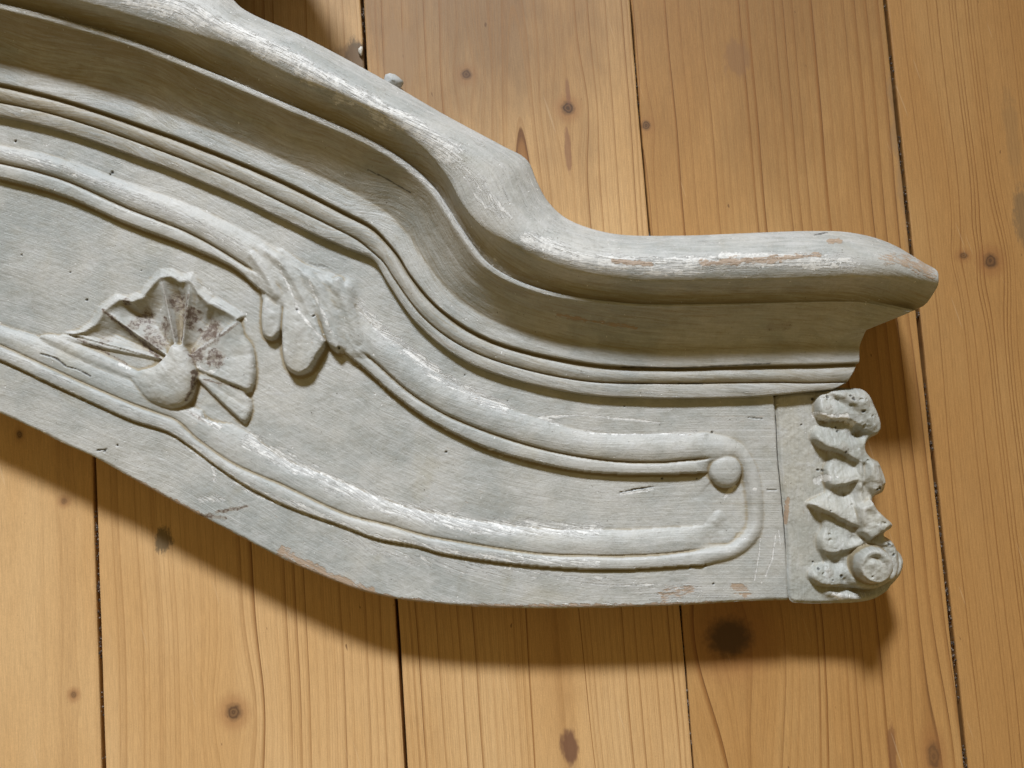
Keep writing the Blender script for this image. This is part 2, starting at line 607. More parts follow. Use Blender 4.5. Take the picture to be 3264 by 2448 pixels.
ST_F = [(-560, 165), (0, 264), (150, 300), (298, 344), (450, 396), (597, 448), (796, 527), (945, 594), (1090, 668), (1190, 722), (1240, 773), (1273, 815), (1310, 875), (1400, 978), (1560, 1078), (1860, 1153), (2120, 1171), (2363, 1165), (2500, 1162), (2600, 1160), (2738, 1155)]
ST_G = [(-560, 228), (0, 326), (140, 356), (282, 398), (430, 450), (572, 502), (765, 580), (915, 652), (1050, 718), (1140, 765), (1190, 806), (1222, 836), (1259, 893), (1360, 1022), (1520, 1126), (1840, 1211), (2100, 1222), (2363, 1220), (2490, 1219), (2570, 1221), (2700, 1218)]
ST_H = [(-560, 268), (0, 366), (130, 396), (268, 437), (410, 488), (552, 540), (740, 618), (890, 690), (1020, 752), (1110, 790), (1184, 820), (1204, 842), (1236, 898), (1335, 1034), (1500, 1157), (1820, 1248), (2080, 1267), (2363, 1264), (2462, 1258), (2540, 1250), (2655, 1240)]
ZA, ZB, ZT, ZC, ZFf, ZG, ZH = 51.0, 65.5, 63.6, 53.2, 36.0, 33.4, 32.4
nS = len(ST_A)
trc = {}
for nm, st, z in (("A", ST_A, ZA), ("B", ST_B, ZB), ("T", ST_T, ZT), ("C", ST_C, ZC), ("F", ST_F, ZFf), ("G", ST_G, ZG), ("H", ST_H, ZH)):
    trc[nm] = plan(st, z)
# middle of the cove; its end follows the silhouette of the returned end
D1 = trc["C"] + (trc["F"] - trc["C"]) * .30
D2 = trc["C"] + (trc["F"] - trc["C"]) * .62
D1[-1] = plan([(2758, 1052)], 43)[0]
D2[-1] = plan([(2743, 1095)], 37.5)[0]

TC = trc["T"] + (trc["C"] - trc["T"]) * .5
TC[-1] = plan([(2962, 962)], 55)[0]
order = [("A", trc["A"]), ("B", trc["B"]), ("T", trc["T"]), ("M", TC), ("C", trc["C"]), ("D", D1), ("E", D2), ("F", trc["F"]), ("G", trc["G"]), ("H", trc["H"])]
# dense in the long direction, same parameter on all lines
mid = trc["C"]
seg = np.linalg.norm(np.diff(mid, axis=0), axis=1)
nper = np.maximum(4, (seg / .55).astype(int))
nper[0] = 60
tt = np.concatenate([i + np.linspace(0, 1, n, endpoint=False) for i, n in enumerate(nper)] + [[nS - 1]])


def station_spline(p, t):
    i = np.clip(t.astype(int), 0, len(p) - 2)
    u = (t - i)[:, None]
    q = np.vstack([2 * p[0] - p[1], p, 2 * p[-1] - p[-2]])
    p0, p1, p2, p3 = q[i], q[i + 1], q[i + 2], q[i + 3]
    d0 = np.maximum(np.linalg.norm(p1 - p0, axis=1, keepdims=True), .5) ** .5
    d1 = np.maximum(np.linalg.norm(p2 - p1, axis=1, keepdims=True), .5) ** .5
    d2 = np.maximum(np.linalg.norm(p3 - p2, axis=1, keepdims=True), .5) ** .5
    m1 = d1 * ((p1 - p0) / d0 - (p2 - p0) / (d0 + d1) + (p2 - p1) / d1)
    m2 = d1 * ((p2 - p1) / d1 - (p3 - p1) / (d1 + d2) + (p3 - p2) / d2)
    return (2 * u**3 - 3 * u**2 + 1) * p1 + (u**3 - 2 * u**2 + u) * m1 + (-2 * u**3 + 3 * u**2) * p2 + (u**3 - u**2) * m2


DL = {n: station_spline(p, tt) for n, p in order}
NU = len(tt)
arcl = np.concatenate([[0], np.cumsum(np.linalg.norm(np.diff(DL["C"], axis=0), axis=1))])

cols, zc, band = [], [], []           # plan columns, heights, band id


def add(p, z, b):
    cols.append(p)
    zc.append(np.broadcast_to(z, (NU,)).astype(float).copy())
    band.append(b)


def lerp(a, b, t):
    return DL[a] * (1 - t) + DL[b] * t


# wall down the outer side
outn = DL["A"] - DL["B"]
outn /= np.maximum(np.linalg.norm(outn, axis=1, keepdims=True), 1e-6)
add(DL["A"] + outn * .2, 2.0, 0)
add(DL["A"] + outn * .6, 24.0, 0)
add(DL["A"] + outn * .6, 44.0, 0)
add(DL["A"] + outn * .3, 47.5, 0)
for t in np.linspace(0, 1, 30, endpoint=False):            # outer rounding of the lip
    s = 1 - (1 - t) ** 1.9
    add(lerp("A", "B", t), ZA + (ZB - ZA) * s, 0)
for t in np.linspace(0, 1, 12, endpoint=False):
    add(lerp("B", "T", t), ZB + (ZT - ZB) * t ** 2.0, 0)
# hollow under the lip, through M to C
for t in np.linspace(0, 1, 34, endpoint=False):
    p = lerp("T", "M", t * 2) if t < .5 else lerp("M", "C", t * 2 - 1)
    z = 51.2 + (ZT - 51.2) * (1 - t) ** 2.1 * (1 + .25 * t)
    z = z - .0
    add(p, z, 0 if t < .86 else 1)
nC = len(cols)
# bead C : a small roll
wC = np.interp(tt, [0, 10, 14, 15, 17, nS - 1], [4.2, 4.2, 3.8, 2.4, 1.0, .6])
dirC = DL["F"] - DL["C"]
dirC /= np.linalg.norm(dirC, axis=1, keepdims=True)
leftup = 1.6 * sm(5.0, 1.5, tt)
for t in np.linspace(0, 1, 14):
    k = math.sin(math.pi * t)
    add(DL["C"] + dirC * ((t - .35) * wC)[:, None], 51.2 + (.80 * min(1, t / .22) ** .7 + .10 * k - .25 * max(0, t - .8) / .2) * np.minimum(wC, 2.6) + leftup, 1)
# cove
zc0 = 47.4
for t in np.linspace(0.0, 1, 76):
    base = DL["C"] + dirC * (.68 * wC)[:, None]
    if t < .30:
        p = base + (DL["D"] - base) * (t / .30)
    elif t < .62:
        p = lerp("D", "E", (t - .30) / .32)
    else:
        p = lerp("E", "F", (t - .62) / .38)
    z = 36.2 + (51.2 + .5 * np.minimum(wC, 2.6) + leftup - 36.2) * max(0, 1 - t / .69) ** 1.10 + .5 * max(0, t - .6)
    if t > .95:
        z = z - .35 * ((t - .95) / .05) ** 2
    add(p, z, 2)
dFG = DL["G"] - DL["F"]
# step at F and the torus
for t, z_ in ((.02, 35.2), (.045, 34.0), (.07, 33.3), (.11, 33.2)):
    add(DL["F"] + dFG * t, z_, 3)
for t in np.linspace(.16, .93, 22):
    k = (t - .16) / .77
    add(DL["F"] + dFG * t, 33.3 + 1.7 * math.sin(math.pi * (k * .86 + .10)) ** .8, 3)
for t, z_ in ((.955, 33.0), (.98, 32.3), (1.01, 32.2), (1.035, 32.9)):
    add(DL["F"] + dFG * t, z_, 3)
dGH = DL["H"] - DL["G"]
for t in np.linspace(.12, 1.0, 14):
    k = (t - .12) / .88
    add(DL["G"] + dGH * t, 33.15 + .35 * math.sin(math.pi * k) - .55 * k, 4)
hn = dGH / np.linalg.norm(dGH, axis=1, keepdims=True)
for dd, z in ((.22, 32.1), (.36, 31.2), (.42, 29.8), (.44, 25.0)):
    add(DL["H"] + hn * dd, z, 4)

NV = len(cols)
P2 = np.stack(cols, 1)                 # (NU, NV, 2)
Z2 = np.stack(zc, 1)
jB = 4 + 30
for _ in range(14):
    seg_ = Z2[:, jB - 4:jB + 32].copy()
    seg_[:, 1:-1] = .25 * seg_[:, :-2] + .5 * seg_[:, 1:-1] + .25 * seg_[:, 2:]
    Z2[:, jB - 4:jB + 32] = seg_
acr = np.concatenate([np.zeros((NU, 1)), np.cumsum(np.sqrt(np.linalg.norm(np.diff(P2, axis=1), axis=2) ** 2 + np.diff(Z2, axis=1) ** 2), axis=1)], 1)
flow = np.stack([np.broadcast_to(arcl[:, None], Z2.shape), acr, np.zeros_like(Z2)], 2)
fl2 = flow[..., :2].reshape(-1, 2)
wob = (vnoise(fl2, (55, 14), 3, 3) * .35 + vnoise(fl2, (14, 3.2), 9, 3) * .14 + vnoise(fl2, (4, 1.2), 12, 2) * .05).reshape(Z2.shape)
# lip end rounds over and drops at the very end
endk = sm(nS - 2.2, nS - 1.0, tt)[:, None]
bandv = np.array(band)
lipmask = np.array([1.0 if b == 0 else 0.0 for b in band])[None, :]
Z2 = Z2 + wob * (Z2 > 26)
Z2 = Z2 - endk ** 2 * 4.0 * lipmask * (Z2 > 40)
Ps = P2.copy()
for _ in range(120):
    Ps[:, 3:68] = .25 * Ps[:, 2:67] + .5 * Ps[:, 3:68] + .25 * Ps[:, 4:69]
ek = (sm(nS - 2.4, nS - 1.0, tt) * .75)[:, None, None]
P2 = P2 * (1 - ek) + Ps * ek
grow = (sm(nS - 2.0, nS - 1.0, tt) * 1.6)[:, None] * lipmask * (Z2 > 40)
P2[..., 0] += grow * 1.35
P2[..., 1] += grow * .2
# last rows: wall at the returned end, down to the floor
P2e = np.repeat(P2[-1:], 3, 0)
Z2e = np.stack([np.minimum(Z2[-1] - .8, 60), np.minimum(Z2[-1] - 6, 40), np.full(NV, 2.0)])
P2 = np.concatenate([P2, P2e + np.array([.25, -.1])], 0)
Z2 = np.concatenate([Z2, Z2e], 0)
flow = np.concatenate([flow, np.repeat(flow[-1:], 3, 0) + np.array([[[1, 0, 0]], [[6, 0, 0]], [[40, 0, 0]]])], 0)
NUe = NU + 3
co = np.concatenate([P2, Z2[..., None]], 2).reshape(-1, 3)
flv = flow.reshape(-1, 3)
ii, jj = np.meshgrid(np.arange(NUe - 1), np.arange(NV - 1), indexing='ij')
quads = np.stack([ii * NV + jj, ii * NV + jj + 1, (ii + 1) * NV + jj + 1, (ii + 1) * NV + jj], -1)
# faces up: along +x then across -y  -> flip
quads = quads[..., ::-1]
fband = np.broadcast_to(bandv[None, 1:], quads.shape[:2])
nrm = vert_normals(co, quads.reshape(-1, 4))

# paint wear on the cornice
XY = co[:, :2]
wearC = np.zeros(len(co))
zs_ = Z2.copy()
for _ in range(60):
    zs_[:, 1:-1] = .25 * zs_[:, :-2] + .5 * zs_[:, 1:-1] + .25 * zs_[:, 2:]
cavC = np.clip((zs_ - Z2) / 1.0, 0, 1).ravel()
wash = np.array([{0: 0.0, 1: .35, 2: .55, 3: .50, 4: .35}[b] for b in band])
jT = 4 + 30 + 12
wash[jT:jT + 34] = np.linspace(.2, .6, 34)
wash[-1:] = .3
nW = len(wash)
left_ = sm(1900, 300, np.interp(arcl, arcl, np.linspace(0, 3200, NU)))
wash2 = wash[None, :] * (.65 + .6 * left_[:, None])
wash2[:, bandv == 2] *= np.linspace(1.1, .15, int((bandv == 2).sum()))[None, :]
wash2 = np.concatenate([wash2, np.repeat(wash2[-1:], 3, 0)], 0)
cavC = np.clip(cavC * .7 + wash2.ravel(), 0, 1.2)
wearC += .30 * np.clip((Z2 - zs_) / .9, 0, 1).ravel()
woodC = np.zeros(len(co))
dirtC = np.zeros(len(co))
holeC = np.zeros(len(co))


def mark(XY, arr, px, z, rad, amt, noise=.0, seed=1, nsc=(4, 4)):
    """soft stroke along photo points px (list) at height z with radius mm"""
    p = plan(px, z)
    if len(p) == 1:
        p = np.vstack([p, p + .01])
    lo, hi = p.min(0) - rad * 2 - 2, p.max(0) + rad * 2 + 2
    m = np.where((XY[:, 0] > lo[0]) & (XY[:, 0] < hi[0]) & (XY[:, 1] > lo[1]) & (XY[:, 1] < hi[1]))[0]
    if len(m) == 0:
        return
    d, _ = dist_line(XY[m], p)
    d = d + vnoise(XY[m], (1.3, 1.3), seed + 7, 2, .6) * min(rad * .5, .8)
    if noise:
        d = d + vnoise(XY[m], nsc, seed, 3, .6) * noise
    arr[m] = np.maximum(arr[m], amt * sm(rad, rad * .35, d))


ridge = [(0, -95), (260, -45), (440, 0), (597, 40), (746, 110), (945, 205), (1149, 322), (1298, 392), (1440, 490)]
mark(XY, wearC, ridge, 63.5, 7.0, .95, 3.5, 4, (9, 4))
mark(XY, wearC, [(1440, 490), (1530, 600), (1600, 690)], 63, 5.0, .6, 4.0, 5, (6, 4))
mark(XY, wearC, [(1690, 775), (1880, 838), (2120, 855), (2400, 835), (2700, 840)], 63, 6.0, .9, 3.0, 6, (12, 3))
mark(XY, wearC, [(1515, 628), (1550, 668)], 61.5, 1.1, 1.3)
mark(XY, wearC, [(1585, 650), (1600, 672), (1632, 700)], 61.5, 1.2, 1.3)
mark(XY, wearC, [(1665, 767), (1700, 782), (1760, 800)], 61.0, 1.6, 1.2, .5)
mark(XY, wearC, [(2296, 818), (2435, 820)], 61.5, 1.7, 1.5, .4)
mark(XY, woodC, [(1950, 838), (2070, 848)], 61, 1.5, 1.3, .5)
mark(XY, woodC, [(2230, 845), (2330, 838), (2450, 832), (2600, 820)], 61.5, 2.2, 1.0, 1.6, 7, (6, 2))
mark(XY, woodC, [(2640, 772), (2675, 770)], 58, 2.0, 1.2, .8)
mark(XY, woodC, [(2820, 830), (2900, 845), (2960, 870)], 59, 6.0, .75, 4.0, 8, (5, 3))
mark(XY, holeC, [(2590, 752), (2605, 750), (2635, 742)], 52, .55, .8, .2)
mark(XY, holeC, [(1174, 545), (1230, 572), (1312, 622)], 42, .38, .8)
mark(XY, holeC, [(1980, 1170), (2160, 1174), (2330, 1166), (2450, 1160)], 34, .45, .75)
mark(XY, holeC, [(1980, 1222), (2080, 1224)], 33, .4, .7)
mark(XY, holeC, [(2160, 1221), (2240, 1223)], 33, .4, .6)
mark(XY, woodC, [(1780, 1005), (1850, 1018), (2030, 1045)], 44, 1.2, .9, .8)
mark(XY, dirtC, [(2450, 1045), (2510, 1040)], 40, 3.0, .45, 1.2)
mark(XY, wearC, [(0, 20), (199, 70), (398, 129), (696, 244), (895, 328), (1199, 462), (1388, 612), (1472, 738), (1622, 890)], 50, 2.2, .6, 1.0, 9)

parts = [(2, "cornice_moulding", None), (0, "crown_lip", "c"), (1, "fillet_bead", "c"), (3, "torus_bead", "c"), (4, "step_fillet", "c")]
cornice = None
for b, nm, par in parts:
    fq = quads[fband == b]
    u, inv = np.unique(fq, return_inverse=True)
    o = make_mesh(nm, co[u], inv.reshape(fq.shape), PAINT, ped if par is None else cornice,
                  dict(flow=flv[u], wear=wearC[u], wood=woodC[u], dirt=dirtC[u], hole=holeC[u], grime=cavC[u]), nrm[u])
    if par is None:
        cornice = o

# ------------------------------------------------------------------ guessed crest, added out of view past the cornice to shade the floor
cr_px = [(700, -70), (760, -130), (840, -200), (920, -280), (985, -360), (960, -440), (880, -520), (760, -560), (640, -640), (480, -690), (300, -700), (120, -640), (-60, -560), (-250, -430), (-420, -330), (-480, -220), (-300, -150), (0, -105), (300, -80), (560, -75)]
cr = catmull(plan(cr_px, 50), 2.0, True)
ctr = cr[:, :2].mean(0)
rows_, npt = [], len(cr)
angc = np.arctan2(cr[:, 1] - ctr[1], cr[:, 0] - ctr[0])
for f_, z_ in ((.80, 2.0), (.86, 26.0), (.95, 44.0), (.985, 52.0), (.94, 57.0), (.86, 60.0), (.74, 61.5), (.6, 62.0), (.45, 63.5), (.3, 65.0), (.15, 66.0), (.02, 66.0)):
    p = ctr + (cr - ctr) * f_
    rib = np.cos(angc * 11) * 1.3 * (z_ > 50) * sm(.0, .6, np.full(npt, f_)) if z_ > 50 else 0
    rows_.append(np.column_stack([p, np.full(npt, z_) + rib]))
cco = np.vstack(rows_)
cq = []
for r_ in range(len(rows_) - 1):
    for k_ in range(npt):
        k2 = (k_ + 1) % npt
        cq.append((r_ * npt + k_, r_ * npt + k2, (r_ + 1) * npt + k2, (r_ + 1) * npt + k_))
zz_ = np.zeros(len(cco))
make_mesh("added_crest", cco, cq, PAINT, ped, dict(flow=np.column_stack([cco[:, 0], cco[:, 1], zz_]), wear=zz_ + .2, wood=zz_, dirt=zz_, hole=zz_, grime=zz_))

# ------------------------------------------------------------------ frieze board with sunk panel and frame
LP = line([(-560, 400), (-200, 432), (0, 462), (199, 505), (398, 577), (572, 640), (700, 695), (850, 775), (958, 862), (1050, 925), (1139, 984), (1199, 1049), (1298, 1118), (1398, 1193), (1497, 1248), (1597, 1292), (1746, 1342), (1895, 1379), (2044, 1384), (2136, 1381), (2262, 1379)], 29.5)
LOOP = line([(2262, 1379), (2316, 1390), (2362, 1412), (2398, 1458), (2420, 1512), (2429, 1562), (2434, 1629), (2427, 1697), (2398, 1742), (2335, 1783), (2249, 1801)], 29.5)
LR = line([(-560, 455), (-200, 485), (0, 520), (199, 573), (398, 661), (597, 741), (696, 795), (760, 835), (830, 880), (960, 975), (1090, 1075), (1184, 1148), (1298, 1248), (1398, 1312), (1497, 1357), (1622, 1402), (1746, 1437), (1895, 1464), (2000, 1474), (2113, 1475), (2190, 1468), (2275, 1462)], 30)
LS = line([(-560, 500), (-200, 530), (0, 568), (199, 623), (398, 710), (597, 785), (746, 855), (811, 910), (950, 1010), (1090, 1118), (1164, 1178), (1249, 1253), (1348, 1327), (1448, 1382), (1547, 1427), (1696, 1471), (1845, 1501), (1995, 1512), (2136, 1512), (2270, 1506)], 30)
LT = line([(-560, 1000), (-200, 1068), (0, 1148), (149, 1218), (298, 1287), (423, 1342), (540, 1380), (597, 1417), (696, 1491), (796, 1556), (920, 1616), (1100, 1681), (1199, 1718), (1324, 1741), (1398, 1763), (1547, 1788), (1697, 1805), (1846, 1815), (1995, 1816), (2136, 1808), (2249, 1801)], 30)
LU = line([(-560, 955), (-200, 1020), (0, 1102), (149, 1170), (298, 1237), (423, 1290), (500, 1318), (562, 1342), (622, 1397), (746, 1481), (895, 1546), (1100, 1640), (1249, 1679), (1349, 1708), (1473, 1731), (1597, 1751), (1721, 1768), (1846, 1773), (2000, 1774), (2136, 1766), (2249, 1750), (2310, 1738)], 30)
LV = line([(-560, 880), (-200, 950), (0, 1036), (124, 1075), (298, 1150), (480, 1225), (620, 1300), (720, 1345), (796, 1385), (895, 1461), (1044, 1520), (1199, 1585), (1298, 1620), (1448, 1652), (1597, 1674), (1746, 1689), (1995, 1690), (2194, 1680), (2290, 1672)], 28)
LW = line([(-560, 1120), (-200, 1230), (0, 1317), (99, 1362), (199, 1412), (308, 1461), (448, 1541), (597, 1622), (750, 1702), (895, 1778), (1000, 1826), (1094, 1863), (1150, 1883), (1269, 1910), (1398, 1925), (1547, 1936), (1746, 1939), (1945, 1937), (2200, 1928), (2384, 1916), (2513, 1913)], 28.5)
JB = line([(2466, 1262), (2472, 1336), (2479, 1471), (2490, 1584), (2502, 1720), (2513, 1913)], 29)
UP = catmull(plan([(p[0], p[1] - 14) for p in ST_H[:19]], 30), 2.2)
outline = np.vstack([LW, JB[::-1], UP[::-1][1:]])

CELL = .42
lo, hi = outline.min(0) - 2, outline.max(0) + 2
gx = np.arange(lo[0], hi[0], CELL)
gy = np.arange(lo[1], hi[1], CELL)
GX, GY = np.meshgrid(gx, gy)
G = np.stack([GX.ravel(), GY.ravel()], 1)
ins = inside(G, outline)
pad = np.pad(ins.reshape(GX.shape), 3)
near = np.zeros(GX.shape, bool)
for a in range(7):
    for b in range(7):
        near |= pad[a:a + GX.shape[0], b:b + GX.shape[1]]
near = near.ravel()
idx = np.where(near)[0]
Q = G[idx]


def yl(L, x):
    o = np.argsort(L[:, 0])
    return np.interp(x, L[o, 0], L[o, 1])


dP, aP = dist_line(Q, LP)
dR, _ = dist_line(Q, LR)
dS, _ = dist_line(Q, LS)
dT, aT = dist_line(Q, LT)
dU, _ = dist_line(Q, LU)
dV, _ = dist_line(Q, LV)
dLo, aLo = dist_line(Q, LOOP)
x, y = Q[:, 0], Q[:, 1]
yP, yR, yS, yT, yU, yV = [yl(L, x) for L in (LP, LR, LS, LT, LU, LV)]
loop_poly = np.vstack([LP, LOOP[1:], LT[::-1]])
inloop = inside(Q, loop_poly)
xe = plan([(2262, 1400)], 29)[0][0]          # where the straight mouldings stop
z = np.full(len(Q), ZF)
lab = np.zeros(len(Q), int)                  # 0 frieze board
# panel
z = np.where(inloop, ZP, z)
lab = np.where(inloop, 1, lab)
# upper moulding
xr = plan([(2280, 1470)], 29)[0][0]
up1 = (y <= yP) & (y > yR) & (x < xr) & inloop
t = dP / np.maximum(dP + dR, 1e-6)
z1 = ZF + .1 + 2.5 * np.sin(np.pi * np.clip(t * .90, 0, 1)) ** .9 - 0.1 * t
z1 = z1 - 1.5 * sm(.91, .985, t)
z = np.where(up1, z1, z)
up2 = (y <= yR) & (y > yS) & (x < xr) & inloop
t2 = dR / np.maximum(dR + dS, 1e-6)
z2 = ZF + .6 + 1.2 * np.sin(np.pi * np.clip(t2, 0, 1)) ** .35
z = np.where(up2, z2, z)
lab = np.where(up1 | up2, 2, lab)
# lower moulding
xr2 = plan([(2300, 1700)], 29)[0][0]
lo1 = (y >= yT) & (y < yU) & (x < xr2) & inloop
t3 = dT / np.maximum(dT + dU, 1e-6)
z3 = ZF + .8 + 1.4 * np.sin(np.pi * np.clip(.10 + t3 * .90, 0, 1)) ** .45
lo2 = (y >= yU) & (y < yV) & (x < xr2) & inloop
t4 = dU / np.maximum(dU + dV, 1e-6)
z4 = ZF - .2 + 2.2 * np.sin(np.pi * np.clip(t4 * .62 + .05, 0, 1)) - 3.0 * t4 ** 1.6
z = np.where(lo1, z3, z)
z = np.where(lo2, z4, z)
lab = np.where(lo1 | lo2, 3, lab)
z = z - np.where(~inloop & (x < xr2), 1.3 * np.exp(-(dT / .55) ** 2), 0)
z = z - np.where(inloop & (y < yS) & (x < xr), .8 * np.exp(-(dS / .6) ** 2), 0)
z = z - np.where(inloop & (x < xr2), 1.0 * np.exp(-(dU / .55) ** 2), 0)
z = z - np.where(inloop & (x < xr), .9 * np.exp(-(dR / .5) ** 2), 0)
# right loop of the frame: the mouldings run together round the end
arcT = aLo
aw = np.interp(arcT, [0, 8, 22, 40, 60, 75, 90], [15.5, 14.0, 8.0, 6.6, 6.2, 6.6, 7.5])
ah = np.interp(arcT, [0, 8, 22, 40, 60, 75, 90], [3.2, 3.0, 1.9, 1.5, 1.6, 1.9, 2.2])
tl = np.clip(dLo / aw, 0, 1)
ringz = ZP + (ZF - ZP) * sm(1.35, .9, dLo / aw) + ah * np.sin(np.pi * np.clip(tl * .92, 0, 1)) ** .8
ku = sm(xe - 7, xe + 1.5, x) * inloop
kl = sm(plan([(2170, 1700)], 29)[0][0], plan([(2300, 1700)], 29)[0][0], x) * inloop
kq = np.where(y > (yS + yV) / 2, ku, kl)
z = np.where(inloop, z * (1 - kq) + np.maximum(ringz, ZP) * kq, z)
rg = inloop & (x > xe - 2) & (dLo < aw)
lab = np.where(rg & (kq > .5), np.where(y > (yS + yV) / 2, 2, 3), lab)
lab = np.where(inloop & (kq > .5) & ~rg, 1, lab)


def PX(px, zz=ZF):
    return plan(px, zz)


def dome(c, r, zz=ZF):
    p = plan([c], zz)[0]
    return np.hypot(x - p[0], y - p[1]) / (r * .17 * (1 - zz / 480))


def lobe(poly, zz, soft, top, smooth=True):
    """raised carved lobe with a rounded shoulder; returns height and mask"""
    pl = catmull(plan(poly, zz), 1.0, True) if smooth else plan(poly, zz)
    c0 = pl.mean(0)
    near = (np.abs(x - c0[0]) < 45) & (np.abs(y - c0[1]) < 45)
    d = np.full(len(x), 9.0)
    d[near] = sdf(Q[near], pl)
    k = np.clip(-d / soft, 0, 1)
    return np.sqrt(np.clip(1 - (1 - k) ** 2, 0, 1)) * top, d


# volute button at the end of the upper moulding
rb = dome((2312, 1499), 54) + vnoise(Q, (7, 7), 29, 2) * .05
zb = 28.0 + 4.4 * np.clip(1 - rb ** 3, 0, 1) ** .45
m = (rb < 1)
z = np.where(m, np.maximum(z, zb), z)
lab = np.where(m & (zb >= z - 1e-6), 4, lab)
# rough lump in the lower right corner of the panel
h, d = lobe([(2290, 1622), (2330, 1660), (2352, 1720), (2330, 1752), (2260, 1748), (2222, 1715), (2240, 1675)], 28, 8.0, 1.7)
z = np.where(h > 0, np.maximum(z, ZP + h * (1 + .45 * vnoise(Q @ np.array([[.8, -.6], [.6, .8]]), (8, 5), 27, 3, .6))), z)
lab = np.where((d < 0), 5, lab)

# ---- leaf carving across the upper moulding
leaf_soft, d_leaf = lobe([(800, 800), (880, 800), (960, 850), (1060, 885), (1120, 900), (1135, 985), (1150, 1050), (1180, 1130), (1120, 1140), (1050, 1080), (960, 1010), (880, 980), (835, 930), (800, 870)], 31, 7.0, 1.0)
bl = sm(3.5, -4, d_leaf)
ridgeN = vnoise((Q - Q.mean(0)) @ np.array([[.55, -.83], [.83, .55]]).T, (14, 2.6), 31, 2)
zl = ZF + 1.4 + 1.5 * leaf_soft + .55 * ridgeN
z = np.where(d_leaf < 4, z * (1 - bl) + zl * bl, z)
lab = np.where(d_leaf < 0, 6, lab)
for rp, hh, ww in (([(840, 790), (905, 850), (950, 920), (985, 1000), (1005, 1090)], .9, 1.6), ([(900, 800), (970, 860), (1025, 940), (1062, 1020), (1085, 1105)], 1.0, 2.6),
                   ([(960, 825), (1030, 870), (1085, 930), (1118, 1000), (1140, 1080)], .7, 2.6), ([(800, 815), (850, 870), (878, 940)], .9, 2.2)):
    dl, _ = dist_line(Q, catmull(plan(rp, 31), 2.0))
    z = z + hh * np.exp(-(dl / ww) ** 2) * (d_leaf < 2) - .15 * np.exp(-((dl - 3.4) / 1.0) ** 2) * (d_leaf < 0)
leafs = [  # outline, top height, soft
    ([(848, 900), (880, 885), (903, 930), (904, 1010), (894, 1062), (866, 1084), (840, 1074), (830, 1040), (832, 960)], 4.8, 2.4),
    ([(832, 915), (848, 925), (850, 950), (838, 962), (828, 945)], 2.2, 1.8),
    ([(905, 900), (945, 870), (990, 950), (1024, 1040), (1040, 1093), (1014, 1142), (988, 1182), (950, 1196), (916, 1178), (899, 1128), (897, 1000)], 6.4, 2.2),
    ([(985, 880), (1030, 930), (1070, 1030), (1098, 1108), (1078, 1124), (1046, 1102), (1015, 1010)], 6.0, 3.4),
    ([(1060, 885), (1085, 880), (1102, 910), (1098, 940), (1075, 950), (1052, 930)], 5.2, 4.0),
    ([(1100, 945), (1122, 960), (1130, 990), (1118, 1008), (1095, 1000), (1085, 965)], 4.8, 4.0),
]
for n, (pl, tp, sf) in enumerate(leafs):
    h, d = lobe(pl, 31, sf, tp)
    h = h * (1 + .10 * vnoise(Q, (4, 9), 33 + n, 2))
    if n in (0, 2, 3):
        yy_ = plan(pl, 31)[:, 1]
        h = h * (.55 + .45 * sm(yy_.max(), yy_.min() + .35 * (yy_.max() - yy_.min()), y))
    zz = (ZP if n in (0, 1, 2) else ZP + .9) + h + .25 * h * 0
    win = (d < 0) & (zz > z - .2)
    hh_ = np.clip(.5 + .5 * (zz - z) / 1.0, 0, 1)
    z = np.where(d < 0, z * (1 - hh_) + zz * hh_ + hh_ * (1 - hh_), z)
    lab = np.where(win, 20 + n, lab)

# ---- shell carving
cs = plan([(572, 1160)], 29)[0]
rim_px = [(150, 1078), (190, 1066), (222, 1066), (268, 1058), (305, 1035), (322, 1008), (331, 990), (358, 970), (381, 955), (420, 962), (455, 950), (480, 915), (512, 882), (545, 880), (575, 898), (606, 892), (632, 935), (665, 968), (715, 990), (761, 1018), (775, 1065), (801, 1100), (812, 1162), (810, 1225), (800, 1248), (783, 1258), (798, 1275), (802, 1305), (792, 1338), (775, 1357), (740, 1352), (650, 1335)]
rim = plan(rim_px, 29)
rimv = rim - cs
rth = np.unwrap(np.arctan2(rimv[:, 1], rimv[:, 0]))
rr_ = np.hypot(rimv[:, 0], rimv[:, 1])
qv = Q - cs
qr = np.hypot(qv[:, 0], qv[:, 1])
qth = np.arctan2(qv[:, 1], qv[:, 0])
qth = np.where(qth < rth.min() - .35, qth + 2 * np.pi, qth)
qth = np.where(qth > rth.max() + .35, qth - 2 * np.pi, qth)
o_ = np.argsort(rth)
qR = np.interp(qth, rth[o_], rr_[o_])
inth = (qth > rth.min()) & (qth < rth.max())
tr = qr / qR
# sector limits (photo points on the rim)
lim_px = [(150, 1078), (222, 1066), (331, 990), (512, 882), (606, 892), (761, 1018), (808, 1256), (779, 1353)]
lv = plan(lim_px, 29) - cs
lth = np.unwrap(np.arctan2(lv[:, 1], lv[:, 0]))
if lth.mean() - rth.mean() > 3:
    lth -= 2 * np.pi
if rth.mean() - lth.mean() > 3:
    lth += 2 * np.pi
